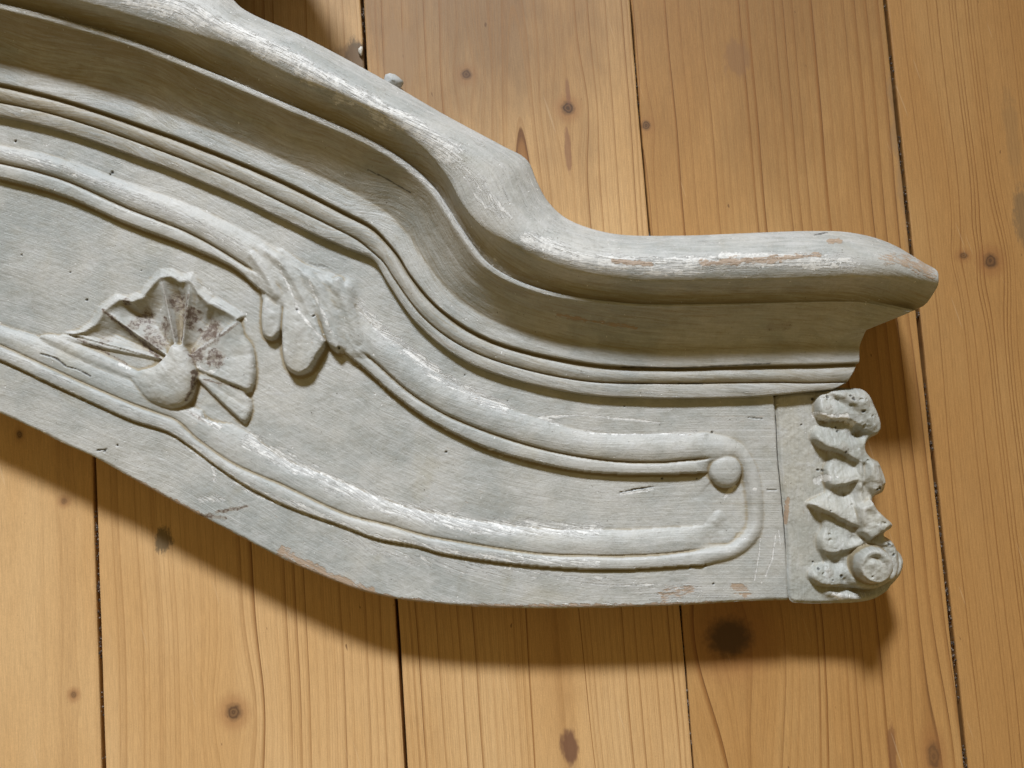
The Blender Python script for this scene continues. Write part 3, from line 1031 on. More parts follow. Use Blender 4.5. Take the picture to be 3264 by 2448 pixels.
#        kind: + pillow, - scoop
amp = [1.2, -5.0, -7.4, -6.0, -7.4, 4.0, 3.2]
inshell = inth & (tr < 1.0) & (qr < 75)
zs = np.full(len(Q), ZP)
slab = np.full(len(Q), -1)
for k in range(7):
    a, b = lth[k], lth[k + 1]
    f = (qth - a) / (b - a)
    mk = inshell & (f >= 0) & (f < 1)
    prof = np.sin(np.pi * np.clip(f, 0, 1)) ** (.55 if amp[k] > 0 else .8)
    if k >= 5:
        dbe = (1 - f) * abs(b - a) * qr
        prof = (.66 + .34 * sm(0, .7, f)) * (.62 + .38 * sm(0, 1.6, dbe)) - .28 * np.sin(np.pi * np.clip(f, 0, 1)) * sm(.3, .7, tr)
    edge = np.clip((1 - tr) * qR / 3.2, 0, 1)
    if amp[k] > 0:
        zz = ZP + .2 + amp[k] * prof * np.sqrt(np.clip(1 - (1 - edge) ** 2, 0, 1)) * (.45 + .55 * sm(.2, .8, tr)) + .8 * (1 - tr)
    else:
        rim_up = 1.9 * np.exp(-((1 - tr) * qR / 1.5) ** 2)
        zz = ZP + 1.7 + amp[k] * prof * sm(-1.5, 11.0, (1 - tr) * qR) * (.35 + .65 * tr) + .6 * rim_up
    # fine rib lines inside each flute
    zz = zz - .28 * np.exp(-((f - .5) / .05) ** 2) * (tr > .35) - (.35 if amp[k] > 0 else -1.3 * np.clip(1.15 - tr, 0, 1)) * np.exp(-(np.minimum(f, 1 - f) * (b - a) * np.sign(b - a) * qr / (.55 if amp[k] > 0 else 1.1)) ** 2)
    zs = np.where(mk, zz, zs)
    slab = np.where(mk, k, slab)
# raised soft collar just outside the rim of the scooped flutes
collar = inth & (tr >= 1) & ((tr - 1) * qR < 4.5)
zs_c = ZP + 2.4 * np.exp(-((tr - 1) * qR / 3.0) ** 2)
la, lb = sorted((lth[1], lth[5]))
selc = collar & (lab == 1) & (qth > la) & (qth < lb)
z = np.where(selc, np.maximum(z, zs_c), z)
okS = inshell & (y > yU + .5)
wS = np.where(okS, sm(0, 3.5, y - yU), 0)
z = np.where(okS, z * (1 - wS) + zs * wS, z)
lab = np.where(okS & (wS > .45), 10 + slab, lab)
# boss of the shell: a comma shaped knob running into the lower moulding
h, d = lobe([(541, 1095), (575, 1095), (604, 1125), (628, 1180), (622, 1240), (600, 1285), (560, 1305), (490, 1290), (420, 1245), (385, 1200), (430, 1178), (490, 1160), (525, 1125)], 31, 9.0, 6.0)
h = h * sm(plan([(390, 1200)], 30)[0][0], plan([(520, 1200)], 30)[0][0], x)
fan = (x - cs[0]) * .75 - (y - cs[1]) * -.66
zb = ZP + 1.2 + h + .35 * vnoise(np.stack([fan, (x - cs[0]) * .66 + (y - cs[1]) * .75], 1), (2.0, 14), 44, 2) * (h > 0)
win = (d < 0) & (zb > z)
z = np.where(d < 0, np.maximum(z, zb * sm(0, 1.2, -d) + z * (1 - sm(0, 1.2, -d))), z)
lab = np.where(win, 9, lab)
# left tongue beside the shell
h, d = lobe([(120, 1072), (170, 1066), (260, 1100), (400, 1165), (470, 1200), (430, 1215), (330, 1190), (220, 1140), (150, 1100)], 29, 5.0, 2.0)
win = (d < 0) & (ZP + .4 + h > z)
z = np.where(d < 0, np.maximum(z, ZP + .4 + h), z)
lab = np.where(win, 10, lab)

# into a grid, soften like a much painted carving, add tool wobble
Zg = np.full(GX.size, ZF)
Zg[idx] = z
Zg = blur(Zg.reshape(GX.shape), 1).ravel()
z = Zg[idx]
wv = np.stack([x, y], 1)
z = z + vnoise(wv, (60, 26), 51, 3) * .30 + vnoise(wv, (11, 5), 52, 3) * .13 + vnoise(wv, (2.6, 1.6), 53, 2) * .05
carved = (lab >= 5) & (lab < 40)
z = z + carved * (vnoise(wv, (3.2, 3.2), 54, 3) * .22)
# worn lower arris
dW, aW = dist_line(Q, LW)
z = z - 1.1 * np.clip(1 - dW / (1.5 + .6 * vnoise(wv, (9, 9), 55, 2)), 0, 1) ** 2
dJ, _ = dist_line(Q, JB)
z = z - .7 * np.clip(1 - dJ / .8, 0, 1) ** 2

cavB = np.clip((blur(Zg.reshape(GX.shape), 24).ravel()[idx] - Zg[idx]) / .75, 0, 1)
wearB = .30 * np.clip((Zg[idx] - blur(Zg.reshape(GX.shape), 16).ravel()[idx]) / .5, 0, 1)
woodB = np.zeros(len(Q))
dirtB = np.zeros(len(Q))
holeB = np.zeros(len(Q))
mk_ = lambda arr, px, rad, amt, noise=0., seed=1, nsc=(4, 4), zz=ZF: mark(Q, arr, px, zz, rad, amt, noise, seed, nsc)
# woodworm holes and nicks
for (hx, hy, r) in ((1422, 1441, .75), (2113, 1526, .9), (2270, 1378, .55), (358, 550, 1.0), (352, 556, .7), (950, 990, .9), (1004, 1010, .8), (1085, 1112, .8), (2224, 1526, .5), (2274, 1861, .5),
                    (333, 1437, .9), (374, 1420, .6), (1482, 1195, .5), (1617, 1279, .45), (62, 810, .6), (270, 955, .8), (445, 860, .45), (218, 865, .5), (2200, 1810, .35), (50, 450, .7), (1990, 1295, .45)):
    mk_(holeB, [(hx, hy)], r, 1.0)
mk_(holeB, [(310, 1436), (340, 1432)], .45, .8)
mk_(holeB, [(1975, 1571), (2030, 1560), (2085, 1552)], .42, .9, .15)
mk_(wearB, [(1980, 1577), (2040, 1567), (2085, 1560)], .7, 1.3, .2)
mk_(holeB, [(2385, 1331), (2430, 1335)], .35, .6)
mk_(holeB, [(2445, 1561), (2475, 1562)], .35, .7)
mk_(holeB, [(130, 1128), (180, 1142), (215, 1170), (250, 1178), (290, 1200)], .45, .85, .25)
mk_(dirtB, [(690, 1632), (740, 1622), (790, 1615)], 1.6, .75, .9)
mk_(dirtB, [(640, 1640), (720, 1650)], 1.2, .7, .7)
for yy in (0, 12, 24):
    mk_(holeB, [(985, 838 + yy * .2), (1045, 850 + yy * .2)], .3, .25)
# white scrapes
mk_(wearB, [(900, 865), (930, 930), (960, 1000), (1010, 1060), (1035, 1085)], 1.0, 1.0, .6)
mk_(wearB, [(990, 900), (1005, 940), (1040, 1010), (1060, 1060)], 1.0, .9, .6)
mk_(wearB, [(1150, 970), (1210, 1050), (1290, 1115), (1390, 1190), (1500, 1255), (1610, 1300)], 4.8, .72, 2.4, 61, (8, 3))
mk_(wearB, [(1290, 1115), (1335, 1150), (1385, 1188)], 1.1, 1.1, .6)
mk_(wearB, [(1720, 1330), (1850, 1322), (2000, 1336), (2100, 1346)], .8, 1.1, .35)
mk_(wearB, [(1880, 1380), (2000, 1385), (2140, 1382)], .6, .9, .3)
mk_(wearB, [(1720, 1330), (1780, 1352)], 2.0, .8, 1.0)
mk_(wearB, [(1207, 1215), (1235, 1265), (1262, 1282)], .6, 1.1, .2)
mk_(wearB, [(796, 1400), (850, 1440), (960, 1490), (1100, 1560), (1250, 1620), (1500, 1672), (1900, 1690)], 6.0, .70, 2.8, 62, (12, 3))
mk_(wearB, [(800, 1405), (835, 1440)], 3.0, .9, 1.5)
mk_(wearB, [(597, 1417), (696, 1491), (796, 1556), (1000, 1640), (1200, 1710), (1500, 1770), (1900, 1795)], 3.0, .75, 2.0, 63, (10, 3))
mk_(wearB, [(0, 1120), (298, 1262), (520, 1350), (700, 1470)], 3.0, .35, 2.0, 64, (10, 3))
mk_(wearB, [(1120, 1720), (1250, 1765), (1500, 1805), (1700, 1825), (2100, 1880), (2300, 1890)], 5.0, .45, 3.0, 65, (12, 4))
mk_(wearB, [(680, 1489), (684, 1529)], 1.4, .9, .8)
mk_(wearB, [(640, 1590), (710, 1592)], 2.2, .7, 1.4)
mk_(wearB, [(2405, 1850), (2420, 1760), (2424, 1715)], .45, 1.1, .1)
mk_(wearB, [(2440, 1835), (2462, 1780), (2473, 1700)], .55, 1.2, .1)
mk_(wearB, [(2482, 1690), (2487, 1735)], .55, 1.2, .1)
mk_(wearB, [(2312, 1585), (2330, 1562), (2345, 1550)], 1.2, 1.4, .3)
mk_(wearB, [(2402, 1558)], 1.3, 1.2, .3)
mk_(wearB, [(360, 640), (480, 700), (600, 740)], 4.0, .3, 2.5, 66, (10, 3))
mk_(wearB, [(0, 490), (199, 540), (398, 620), (597, 705), (760, 790)], 4.0, .58, 2.2, 67, (14, 3))
mk_(wearB, [(560, 885), (640, 905), (700, 945), (770, 995), (800, 1060)], 1.0, .55, .5)
mk_(wearB, [(620, 1150), (660, 1190), (690, 1180)], 1.3, .9, .8)
mk_(wearB, [(600, 1310), (660, 1345), (700, 1360)], 1.6, .9, 1.2)
mk_(wearB, [(380, 1160), (410, 1175)], 1.2, 1.2, .4)
mk_(wearB, [(40, 1345), (250, 1450), (450, 1560), (700, 1690), (900, 1790), (1200, 1903), (1600, 1935), (2100, 1930), (2480, 1915)], 2.2, .5, 1.4, 68, (6, 6))
# bare wood along the lower arris and a patch near the end
rs = np.random.RandomState(77)
for L_, n_, amt_ in ((LW, 46, 1.2), (LT, 34, .8), (LS, 26, .8), (LP, 26, .7)):
    for k_ in rs.choice(len(L_), n_):
        c_ = L_[k_] + rs.uniform(-1, 1, 2) * (1.2, 1.6)
        m_ = np.where((np.abs(Q[:, 0] - c_[0]) < 5) & (np.abs(Q[:, 1] - c_[1]) < 4))[0]
        if len(m_) == 0:
            continue
        a_, r_ = rs.uniform(1.0, 3.2), rs.uniform(.35, 1.0)
        d_ = np.hypot((Q[m_, 0] - c_[0]) / a_, (Q[m_, 1] - c_[1]) / r_) + vnoise(Q[m_], (1.2, 1.2), int(k_), 2) * .5
        tgt = woodB if (L_ is LW and rs.rand() < .55) else wearB
        tgt[m_] = np.maximum(tgt[m_], amt_ * sm(1.0, .5, d_))
mk_(woodB, [(0, 1325), (200, 1420), (448, 1548), (700, 1682), (895, 1786), (1094, 1870), (1269, 1914), (1450, 1932)], 2.2, 1.15, 1.2, 69, (9, 9))
mk_(woodB, [(900, 1760), (1050, 1838), (1180, 1886)], 3.4, .95, 2.0, 70, (9, 5))
mk_(woodB, [(1450, 1932), (2000, 1932), (2300, 1922)], 1.6, .9, 1.0, 71, (9, 9))
mk_(woodB, [(2335, 1868), (2370, 1880), (2375, 1900)], 3.2, .75, 2.2, 72, (3, 3))
mk_(woodB, [(2120, 1895), (2200, 1880)], 5.0, .7, 2.5, 73, (6, 3))
# brown grime in the broken flutes
for (gx_, gy_, r, a) in ((575, 970, 2.6, .9), (578, 1000, 1.8, .7), (665, 1155, 3.2, .85), (690, 1120, 3.2, .55), (420, 1035, 4.5, .6), (465, 1050, 4.0, .6), (505, 1095, 4.5, .6), (400, 960, 3.0, .75),
                         (640, 1080, 5.5, .55), (690, 1080, 4.0, .5), (620, 1190, 2.6, .8), (330, 1085, 4.0, .45), (650, 1225, 2.5, .5), (700, 1225, 2.0, .5), (560, 1060, 4.5, .45)):
    mk_(dirtB, [(gx_, gy_)], r, a, r * .6, int(gx_), (2.5, 2.5))
for (gx_, gy_, r, a) in ((450, 1010, 8.0, .72), (560, 960, 8.0, .7), (600, 1010, 8.0, .8), (670, 1055, 9.0, .85), (690, 1140, 7.0, .75), (520, 1040, 8.0, .72), (480, 1085, 8.0, .7), (630, 1130, 7.0, .85)):
    mk_(dirtB, [(gx_, gy_)], r, a, r * .5, int(gy_), (3.5, 3.5))
mk_(dirtB, [(331, 992), (420, 1065), (512, 1147)], 1.3, .9, .7)
mk_(dirtB, [(598, 940), (585, 1010), (575, 1080)], 1.2, .8, .6)
mk_(dirtB, [(760, 1236), (649, 1209)], 1.0, .8, .5)
mk_(dirtB, [(240, 1075), (330, 1120), (400, 1160)], 1.0, .7, .5)
mk_(dirtB, [(629, 1180), (617, 1240), (600, 1275)], 1.2, .8, .6)
mk_(dirtB, [(757, 1031), (690, 1085), (630, 1125)], 1.2, .6, .5)
mk_(dirtB, [(515, 890), (540, 1000), (556, 1075)], .9, .45, .4)
mk_(dirtB, [(600, 1310), (650, 1345)], 1.2, .5, .8)
z = z - holeB * .8

# flow direction follows the mouldings
al = aT + (aP - aT) * np.clip((y - yT) / np.maximum(yP - yT, 1), 0, 1)
flo = np.stack([al, np.where(inloop & (y > (yS + yV) / 2), -dP, dT) + 0 * x, np.zeros(len(Q))], 1)
flo[:, 1] = y + (yl(LT, np.full(1, 0.))[0] - (yT * .5 + yP * .5))

# faces
full = -np.ones(GX.size, int)
full[idx] = np.arange(len(idx))
ny, nx = GX.shape
ci, cj = np.meshgrid(np.arange(ny - 1), np.arange(nx - 1), indexing='ij')
v00 = (ci * nx + cj).ravel()
qd = np.stack([v00, v00 + 1, v00 + nx + 1, v00 + nx], 1)
cen = G[qd].mean(1)
insv = np.zeros(GX.size, bool)
insv[idx] = True
okf = insv[qd].all(1)
qd, cen = qd[okf], cen[okf]
okf = inside(cen, outline)
qd = full[qd[okf]]
used = np.unique(qd)
# boundary edges
ed = np.concatenate([qd[:, [0, 1]], qd[:, [1, 2]], qd[:, [2, 3]], qd[:, [3, 0]]])
key = np.sort(ed, 1)
kk = key[:, 0].astype(np.int64) * 10_000_000 + key[:, 1]
_, inv, cnt = np.unique(kk, return_inverse=True, return_counts=True)
bed = ed[cnt[inv] == 1]
bv = np.unique(bed)


def nearest_on(P, L):
    best = np.full(len(P), 1e9)
    out = P.copy()
    for a, b in zip(L[:-1], L[1:]):
        d = b - a
        l2 = d @ d
        if l2 < 1e-9:
            continue
        t = np.clip(((P - a) @ d) / l2, 0, 1)
        q = a + t[:, None] * d
        dd = ((P - q) ** 2).sum(1)
        m = dd < best
        best[m] = dd[m]
        out[m] = q[m]
    return out


XYb = Q.copy()
XYb[bv] = nearest_on(Q[bv], np.vstack([outline, outline[:1]]))
co = np.concatenate([XYb, z[:, None]], 1)
nrm = vert_normals(co, qd)
flab = lab[qd]
flab = np.sort(flab, 1)[:, 2]            # majority-like


def emit(name, sel, parent, mat=PAINT, walls=False, label=None):
    fq = qd[sel]
    if len(fq) == 0:
        return None
    u, inv = np.unique(fq, return_inverse=True)
    C, F = co[u], inv.reshape(fq.shape)
    at = dict(flow=flo[u], wear=wearB[u], wood=woodB[u], dirt=dirtB[u], hole=holeB[u], grime=cavB[u])
    n = nrm[u]
    o = make_mesh(name, C, F, mat, parent, at, n)
    if label:
        o["label"] = label
    return o


board = emit("frieze_board", flab == 0, ped)
# edge of the board down to the floor
a, b = bed[:, 0], bed[:, 1]
ub, binv = np.unique(np.concatenate([a, b]), return_inverse=True)
na = len(ub)
ai, bi = binv[:len(a)], binv[len(a):]
top = co[ub]
rows = [top, top + [0, 0, -.5], np.column_stack([top[:, :2], np.full(na, 14.)]), np.column_stack([top[:, :2], np.full(na, .3)])]
wq = []
for r in range(3):
    wq.append(np.stack([bi + r * na, ai + r * na, ai + (r + 1) * na, bi + (r + 1) * na], 1))
wq = np.concatenate(wq)
wc = np.vstack(rows)
wfl = np.tile(flo[ub], (4, 1))
wfl[:, 1] += wc[:, 2]
onW = dist_line(wc[:, :2], LW)[0] < .6
make_mesh("board_edge", wc, wq, PAINT, board, dict(flow=wfl, wear=np.where(onW, .3, 0.), wood=np.where(onW, .55, 0.), dirt=np.zeros(len(wc)), hole=np.zeros(len(wc))), smooth=True)
emit("sunk_panel", flab == 1, ped)
emit("upper_frame_moulding", flab == 2, ped)
emit("lower_frame_moulding", flab == 3, ped)
emit("volute_button", flab == 4, ped)
emit("corner_lump", flab == 5, ped)
leaf = emit("leaf_carving", flab == 6, ped)
for n in range(len(leafs)):
    emit("leaf_lobe", flab == 20 + n, leaf)
shell = emit("shell_carving", flab == 9, ped)
for n in range(7):
    emit("shell_flute", flab == 10 + n, shell)

# ------------------------------------------------------------------ carved end block
OB = [(2470, 1268), (2500, 1256), (2590, 1249), (2637, 1237), (2714, 1235), (2759, 1242), (2779, 1261), (2786, 1290), (2802, 1320), (2810, 1372), (2802, 1383), (2775, 1397), (2767, 1412), (2768, 1437), (2782, 1458), (2807, 1471), (2818, 1501), (2828, 1539), (2824, 1566), (2791, 1585), (2784, 1598), (2804, 1626), (2834, 1655), (2849, 1672), (2838, 1690), (2831, 1702), (2845, 1718), (2858, 1745), (2880, 1770), (2886, 1793), (2880, 1825), (2861, 1851), (2831, 1882), (2793, 1907), (2736, 1920), (2646, 1924), (2556, 1923), (2521, 1915),
      (2506, 1720), (2494, 1584), (2483, 1471), (2476, 1336)]
ZE = 27.5
pz = np.array([30 if 2600 < p[0] and p[1] < 1880 else ZE for p in OB])
obp = plan(OB, pz)
outl = catmull(obp, .5, True)
CELL2 = .34
lo, hi = outl.min(0) - 1.5, outl.max(0) + 1.5
gx = np.arange(lo[0], hi[0], CELL2)
gy = np.arange(lo[1], hi[1], CELL2)
GX, GY = np.meshgrid(gx, gy)
Q = np.stack([GX.ravel(), GY.ravel()], 1)
x, y = Q[:, 0], Q[:, 1]
z = np.full(len(Q), ZE)
lab = np.zeros(len(Q), int)
# one curling leaf: a swelling ground with a scalloped left edge, then the rolled lobes on it


def smax(a, b, k):
    h = np.clip(.5 + .5 * (b - a) / k, 0, 1)
    return a * (1 - h) + b * h + k * h * (1 - h)


ground = catmull(plan([(2612, 1250), (2700, 1238), (2760, 1244), (2800, 1320), (2806, 1372), (2766, 1412), (2772, 1450), (2812, 1490), (2822, 1550), (2784, 1592), (2810, 1640), (2846, 1672), (2830, 1702),
                       (2860, 1750), (2850, 1840), (2780, 1880), (2690, 1872), (2610, 1868), (2578, 1838), (2592, 1806), (2632, 1792), (2612, 1758), (2606, 1716), (2622, 1672), (2598, 1632), (2573, 1606), (2604, 1584), (2636, 1566), (2628, 1530), (2626, 1492), (2646, 1452),
                       (2610, 1426), (2586, 1398), (2592, 1368), (2632, 1348), (2602, 1328), (2596, 1292)], 29), .8, True)
dg = sdf(Q, ground)
# ruffled folds: each rises slowly and breaks off sharply below its crest
added_crest = [[(2560, 1190), (2860, 1190)],  # crest lines of the folds, added onto the leaf ground
         [(2560, 1322), (2598, 1329), (2650, 1340), (2700, 1340), (2730, 1356), (2800, 1392)],
         [(2560, 1385), (2586, 1398), (2612, 1420), (2650, 1432), (2690, 1446), (2724, 1468), (2780, 1485)],
         [(2560, 1548), (2634, 1550), (2672, 1550), (2702, 1545), (2728, 1535), (2790, 1545)],
         [(2560, 1600), (2575, 1607), (2612, 1625), (2650, 1641), (2700, 1668), (2760, 1690)],
         [(2560, 1740), (2612, 1754), (2650, 1765), (2700, 1758), (2760, 1740)],
         [(2560, 1866), (2620, 1872), (2690, 1876), (2760, 1880)],
         [(2560, 1960), (2860, 1960)]]
cy = [yl(catmull(plan(c, 33), 1.5), x) + vnoise(Q, (5, 50), 150 + i, 2) * .5 for i, c in enumerate(added_crest)]
for i in range(1, len(cy)):
    cy[i] = np.minimum(cy[i], cy[i - 1] - 1.5)
fold = np.zeros(len(Q))
fi = np.zeros(len(Q), int)
for i in range(len(cy) - 1):
    f = (cy[i] - y) / (cy[i] - cy[i + 1])
    mk = (f >= 0) & (f < 1)
    g = .10 + .90 * sm(.18, .92, f) ** 1.15
    fold = np.where(mk, g, fold)
    fi = np.where(mk, i, fi)
xsp = plan([(2735, 1500)], 33)[0][0]
amp_x = 1 - .55 * sm(xsp - 4, xsp + 3, x)
sh = np.sqrt(np.clip(1 - (1 - np.clip(-dg / 2.6, 0, 1)) ** 2, 0, 1))
top = np.array([7.2, 7.0, 6.4, 6.8, 5.4, 5.0, 3.0])[np.clip(fi, 0, 6)]
zl = ZE + sh * (2.3 + (top - 2.3) * fold * amp_x + 2.2 * (1 - amp_x))
win = (dg < 0) & (zl > z - .3)
z = np.where(dg < 0, np.maximum(zl, z * 0 + ZE), z)
lab = np.where(win, 1 + np.clip(fi, 0, 5), lab)
lobesE = [
    ([(2640, 1246), (2714, 1238), (2757, 1246), (2775, 1264), (2783, 1292), (2799, 1322), (2806, 1368), (2786, 1384), (2752, 1360), (2735, 1330), (2690, 1300)], 7.6, 6.0),
    ([(2724, 1400), (2746, 1404), (2760, 1460), (2760, 1560), (2772, 1630), (2744, 1680), (2722, 1640), (2726, 1560), (2732, 1470)], 6.2, 4.0),
    ([(2770, 1462), (2800, 1472), (2814, 1504), (2823, 1540), (2818, 1562), (2792, 1578), (2764, 1560), (2752, 1510)], 8.2, 5.0),
    ([(2728, 1612), (2778, 1590), (2800, 1626), (2848, 1672), (2806, 1704), (2770, 1726), (2738, 1700)], 9.6, 2.0),
]
for n, (pl, tp, sf) in enumerate(lobesE):
    c = catmull(plan(pl, 33), .8, True) if n < 3 else plan(pl, 34)
    d = sdf(Q, c)
    k = np.clip(-d / sf, 0, 1)
    h = np.sqrt(np.clip(1 - (1 - k) ** 2, 0, 1)) * tp
    h = h * (1 + .18 * vnoise(Q, (5, 5), 90 + n, 2))
    zz = ZE + .2 + h
    win = (d < 0) & (zz > z)
    z = np.where(d < 0, smax(z, zz, 1.2), z)
    lab = np.where(win, 7 + n, lab)
for (px, r, dpt) in (((2735, 1384), 22, 5.0), ((2690, 1574), 24, 2.5), ((2664, 1792), 20, 2.5), ((2775, 1434), 22, 3.0), ((2834, 1708), 15, 9.0), ((2712, 1716), 16, 2.0)):
    c = plan([px], 29)[0]
    z = z - dpt * np.exp(-((x - c[0]) ** 2 / 1.5 + (y - c[1]) ** 2) / (r * .16 * .8) ** 2)
# swoosh rim round the lower right
rl = catmull(plan([(2640, 1888), (2700, 1902), (2770, 1900), (2826, 1872), (2860, 1836), (2874, 1795)], 29), 1.0)
d, _ = dist_line(Q, rl)
z = z + 1.8 * np.exp(-(d / 2.0) ** 2)
cr = catmull(plan([(2690, 1850), (2730, 1880), (2790, 1888), (2835, 1862)], 29), 1.0)
d, _ = dist_line(Q, cr)
z = z - 2.6 * np.exp(-(d / 2.2) ** 2)
# edge rounding
do, _ = dist_line(Q, np.vstack([outl, outl[:1]]))
z = z - 2.0 * np.clip(1 - do / 1.6, 0, 1) ** 2
# scroll
c = plan([(2797, 1806)], 42)[0]
r = np.hypot(x - c[0], y - c[1])
th = np.arctan2(y - c[1], x - c[0])
R0 = 9.0
spi = np.mod(r / 5.6 - th / (2 * np.pi) + .05, 1.0)
dep = .35 + 2.6 * np.exp(-((np.mod(th - 1.5 + np.pi, 2 * np.pi) - np.pi) / .75) ** 2) + .5 * vnoise(Q, (5, 5), 97, 2)
zsr = 42.0 - np.clip(dep, 0, 3) * np.exp(-((spi - .5) / .20) ** 2) * (r > 2.2) * (r < 8.0) + .5 * sm(5, 1, r)
zsr = zsr - 1.6 * sm(R0 - 1.6, R0, r) + vnoise(Q, (4, 4), 99, 3) * .5
isS = r < R0 + vnoise(Q, (6, 6), 98, 2) * .35
z = np.where(isS, np.maximum(z, zsr), z)
lab = np.where(isS, 20, lab)
Zg = blur(z.reshape(GX.shape), 5).ravel()
car = sm(.5, -2, dg)
z = Zg + vnoise(Q, (12, 12), 101, 3) * .3 + vnoise(Q, (3.2, 3.2), 102, 4, .65) * (.18 + .28 * car) + vnoise(Q, (1.2, 1.2), 103, 1) * .06
z = z - .8 * car * sm(.55, .75, vnoise(Q, (2.8, 2.8), 104, 2))

cavB = np.clip((blur(Zg.reshape(GX.shape), 16).ravel() - Zg) / 1.2, 0, 1)
wearB = np.zeros(len(Q)); woodB = np.zeros(len(Q)); dirtB = np.zeros(len(Q)); holeB = np.zeros(len(Q))
mk2 = lambda arr, px, rad, amt, noise=0., seed=1, nsc=(3, 3), zz=31: mark(Q, arr, px, zz, rad, amt, noise, seed, nsc)
mk2(wearB, [(2606, 1322), (2640, 1332), (2695, 1330)], 2.2, 1.4, .6, zz=33)
mk2(wearB, [(2700, 1345), (2722, 1352)], 1.6, 1.2, .5, zz=33)
mk2(wearB, [(2610, 1535), (2635, 1522)], 2.2, 1.3, .6, zz=31)
mk2(wearB, [(2655, 1895), (2680, 1905)], 1.8, 1.3, .8, zz=28)
mk2(wearB, [(2690, 1902), (2770, 1900), (2826, 1872)], 1.6, .5, .8, zz=30)
mk2(woodB, [(2512, 1590), (2508, 1630), (2504, 1665)], 1.5, 1.6, .2, zz=ZE)
for (hx, hy, rr2) in ((2715, 1273, 1.2), (2705, 1262, .8), (2748, 1312, 1.0), (2600, 1270, .8), (2637, 1265, .9), (2668, 1362, .8), (2672, 1375, .9), (2617, 1498, .9), (2630, 1500, .7), (2692, 1442, .6), (2564, 1353, .5), (2800, 1555, .9), (2790, 1560, .7), (2644, 1628, .6), (2835, 1735, 1.0), (2612, 1814, .7), (2655, 1850, .7), (2683, 1838, .8), (2851, 1770, .9), (2600, 1795, .5)):
    mk2(holeB, [(hx, hy)], rr2, .8, .3, zz=32)
for (hx, hy, rr2) in ((2700, 1268, 4.0), (2640, 1300, 4.0), (2690, 1430, 4.0), (2650, 1830, 3.5), (2810, 1745, 3.5), (2800, 1790, 3.0), (2800, 1540, 3.0)):
    mk2(dirtB, [(hx, hy)], rr2, .38, 2.0, zz=33)
cvx = Zg.reshape(GX.shape) - blur(Zg.reshape(GX.shape), 14)
wearB = np.maximum(wearB, .30 * sm(.25, .9, cvx.ravel()))
z = z - holeB * .9
v00 = np.arange(len(Q)).reshape(GX.shape)
qd = np.stack([v00[:-1, :-1], v00[:-1, 1:], v00[1:, 1:], v00[1:, :-1]], -1).reshape(-1, 4)
qd = qd[inside(Q[qd].mean(1), outl)]
ed = np.concatenate([qd[:, [0, 1]], qd[:, [1, 2]], qd[:, [2, 3]], qd[:, [3, 0]]])
key = np.sort(ed, 1)
kk = key[:, 0].astype(np.int64) * 10_000_000 + key[:, 1]
_, inv, cnt = np.unique(kk, return_inverse=True, return_counts=True)
bed = ed[cnt[inv] == 1]
bv = np.unique(bed)
XYb = Q.copy()
XYb[bv] = nearest_on(Q[bv], np.vstack([outl, outl[:1]]))
co = np.concatenate([XYb, z[:, None]], 1)
nrm = vert_normals(co, qd)
flo = np.stack([y, x, np.zeros(len(Q))], 1)
flab = np.sort(lab[qd], 1)[:, 2]


def emit2(name, sel, parent):
    return emit(name, sel, parent, PAINT_END)


block = emit2("end_block", flab == 0, ped)
block["label"] = "separate end block carved with curling leaf and scroll"
for n in range(10):
    emit2("leaf_lobe", flab == n + 1, block)
emit2("scroll", flab == 20, block)
a, b = bed[:, 0], bed[:, 1]
ub, binv = np.unique(np.concatenate([a, b]), return_inverse=True)
na = len(ub)
ai, bi = binv[:len(a)], binv[len(a):]
top = co[ub]
cen = outl.mean(0)
inw = cen - top[:, :2]
inw /= np.linalg.norm(inw, axis=1, keepdims=True)
rows = [top, top + [0, 0, -.6], np.column_stack([top[:, :2] + inw * 1.0, np.full(na, 14.)]), np.column_stack([top[:, :2] + inw * 2.0, np.full(na, .3)])]
wq = np.concatenate([np.stack([bi + r * na, ai + r * na, ai + (r + 1) * na, bi + (r + 1) * na], 1) for r in range(3)])
wc = np.vstack(rows)
wfl = np.tile(flo[ub], (4, 1))
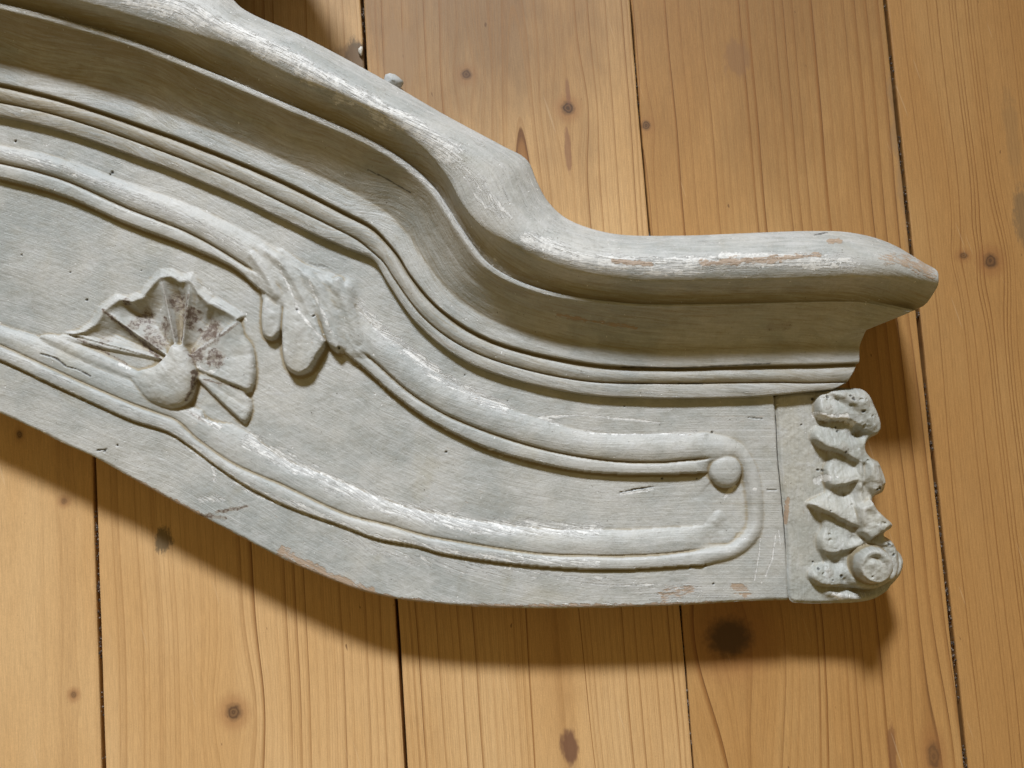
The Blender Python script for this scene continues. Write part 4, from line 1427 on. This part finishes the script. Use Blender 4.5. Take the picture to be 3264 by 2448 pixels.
make_mesh("block_edge", wc, wq, PAINT_END, block, dict(flow=wfl, wear=np.zeros(len(wc)), wood=np.full(len(wc), .2), dirt=np.zeros(len(wc)), hole=np.zeros(len(wc))))

# ------------------------------------------------------------------ small things on the floor
def pebble(name, px, size, seed, mat, label, cat, squash=(1, 1, .8)):
    r = np.random.RandomState(seed)
    v, q = [], []
    nu, nv = 14, 9
    for j in range(nv):
        a = math.pi * (j + .5) / nv
        for i in range(nu):
            t = 2 * math.pi * i / nu
            d = np.array([math.sin(a) * math.cos(t), math.sin(a) * math.sin(t), math.cos(a)])
            k = 1 + .16 * math.sin(3 * t + seed) * math.sin(a) + .10 * r.uniform(-1, 1)
            v.append(d * k * size * np.array(squash))
    for j in range(nv - 1):
        for i in range(nu):
            q.append((j * nu + i, (j + 1) * nu + i, (j + 1) * nu + (i + 1) % nu, j * nu + (i + 1) % nu))
    b0 = len(v)
    v = np.array(v + [np.mean(v[:nu], 0) + [0, 0, .1 * size], np.mean(v[-nu:], 0) - [0, 0, .1 * size]])
    for i in range(nu):
        q.append((i, (i + 1) % nu, b0, b0))
        q.append(((nv - 1) * nu + (i + 1) % nu, (nv - 1) * nu + i, b0 + 1, b0 + 1))
    q = [t for t in q]
    v[:, 2] -= v[:, 2].min()
    o = make_mesh(name, v, q, mat)
    p = plan([px], size * .6)[0]
    o.location = (p[0] / 1000, p[1] / 1000, 0.0)
    tag(o, label, cat)
    return o


chip = NT("plaster_chip")
_n = chip.noise(chip.coord('Object'), 500, 3, .6)
chip.put(chip.bsdf.inputs['Base Color'], chip.mix(_n, (.30, .31, .30), (.44, .45, .44)))
chip.bsdf.inputs['Roughness'].default_value = .7
pebble("plaster_chip", (1252, 266), 5.0, 2, chip.mat, "small pale grey chip on the floor at the cornice's upper edge", "chip", (1.1, .9, .8))
chip2 = NT("white_crumb")
_n = chip2.noise(chip2.coord('Object'), 900, 2, .6)
chip2.put(chip2.bsdf.inputs['Base Color'], chip2.mix(_n, (.45, .42, .36), (.68, .65, .58)))
pebble("paint_crumb", (1150, 163), 1.5, 5, chip2.mat, "tiny white crumb at the edge of the dark floor joint above the cornice", "crumb", (.8, 1.7, .7))
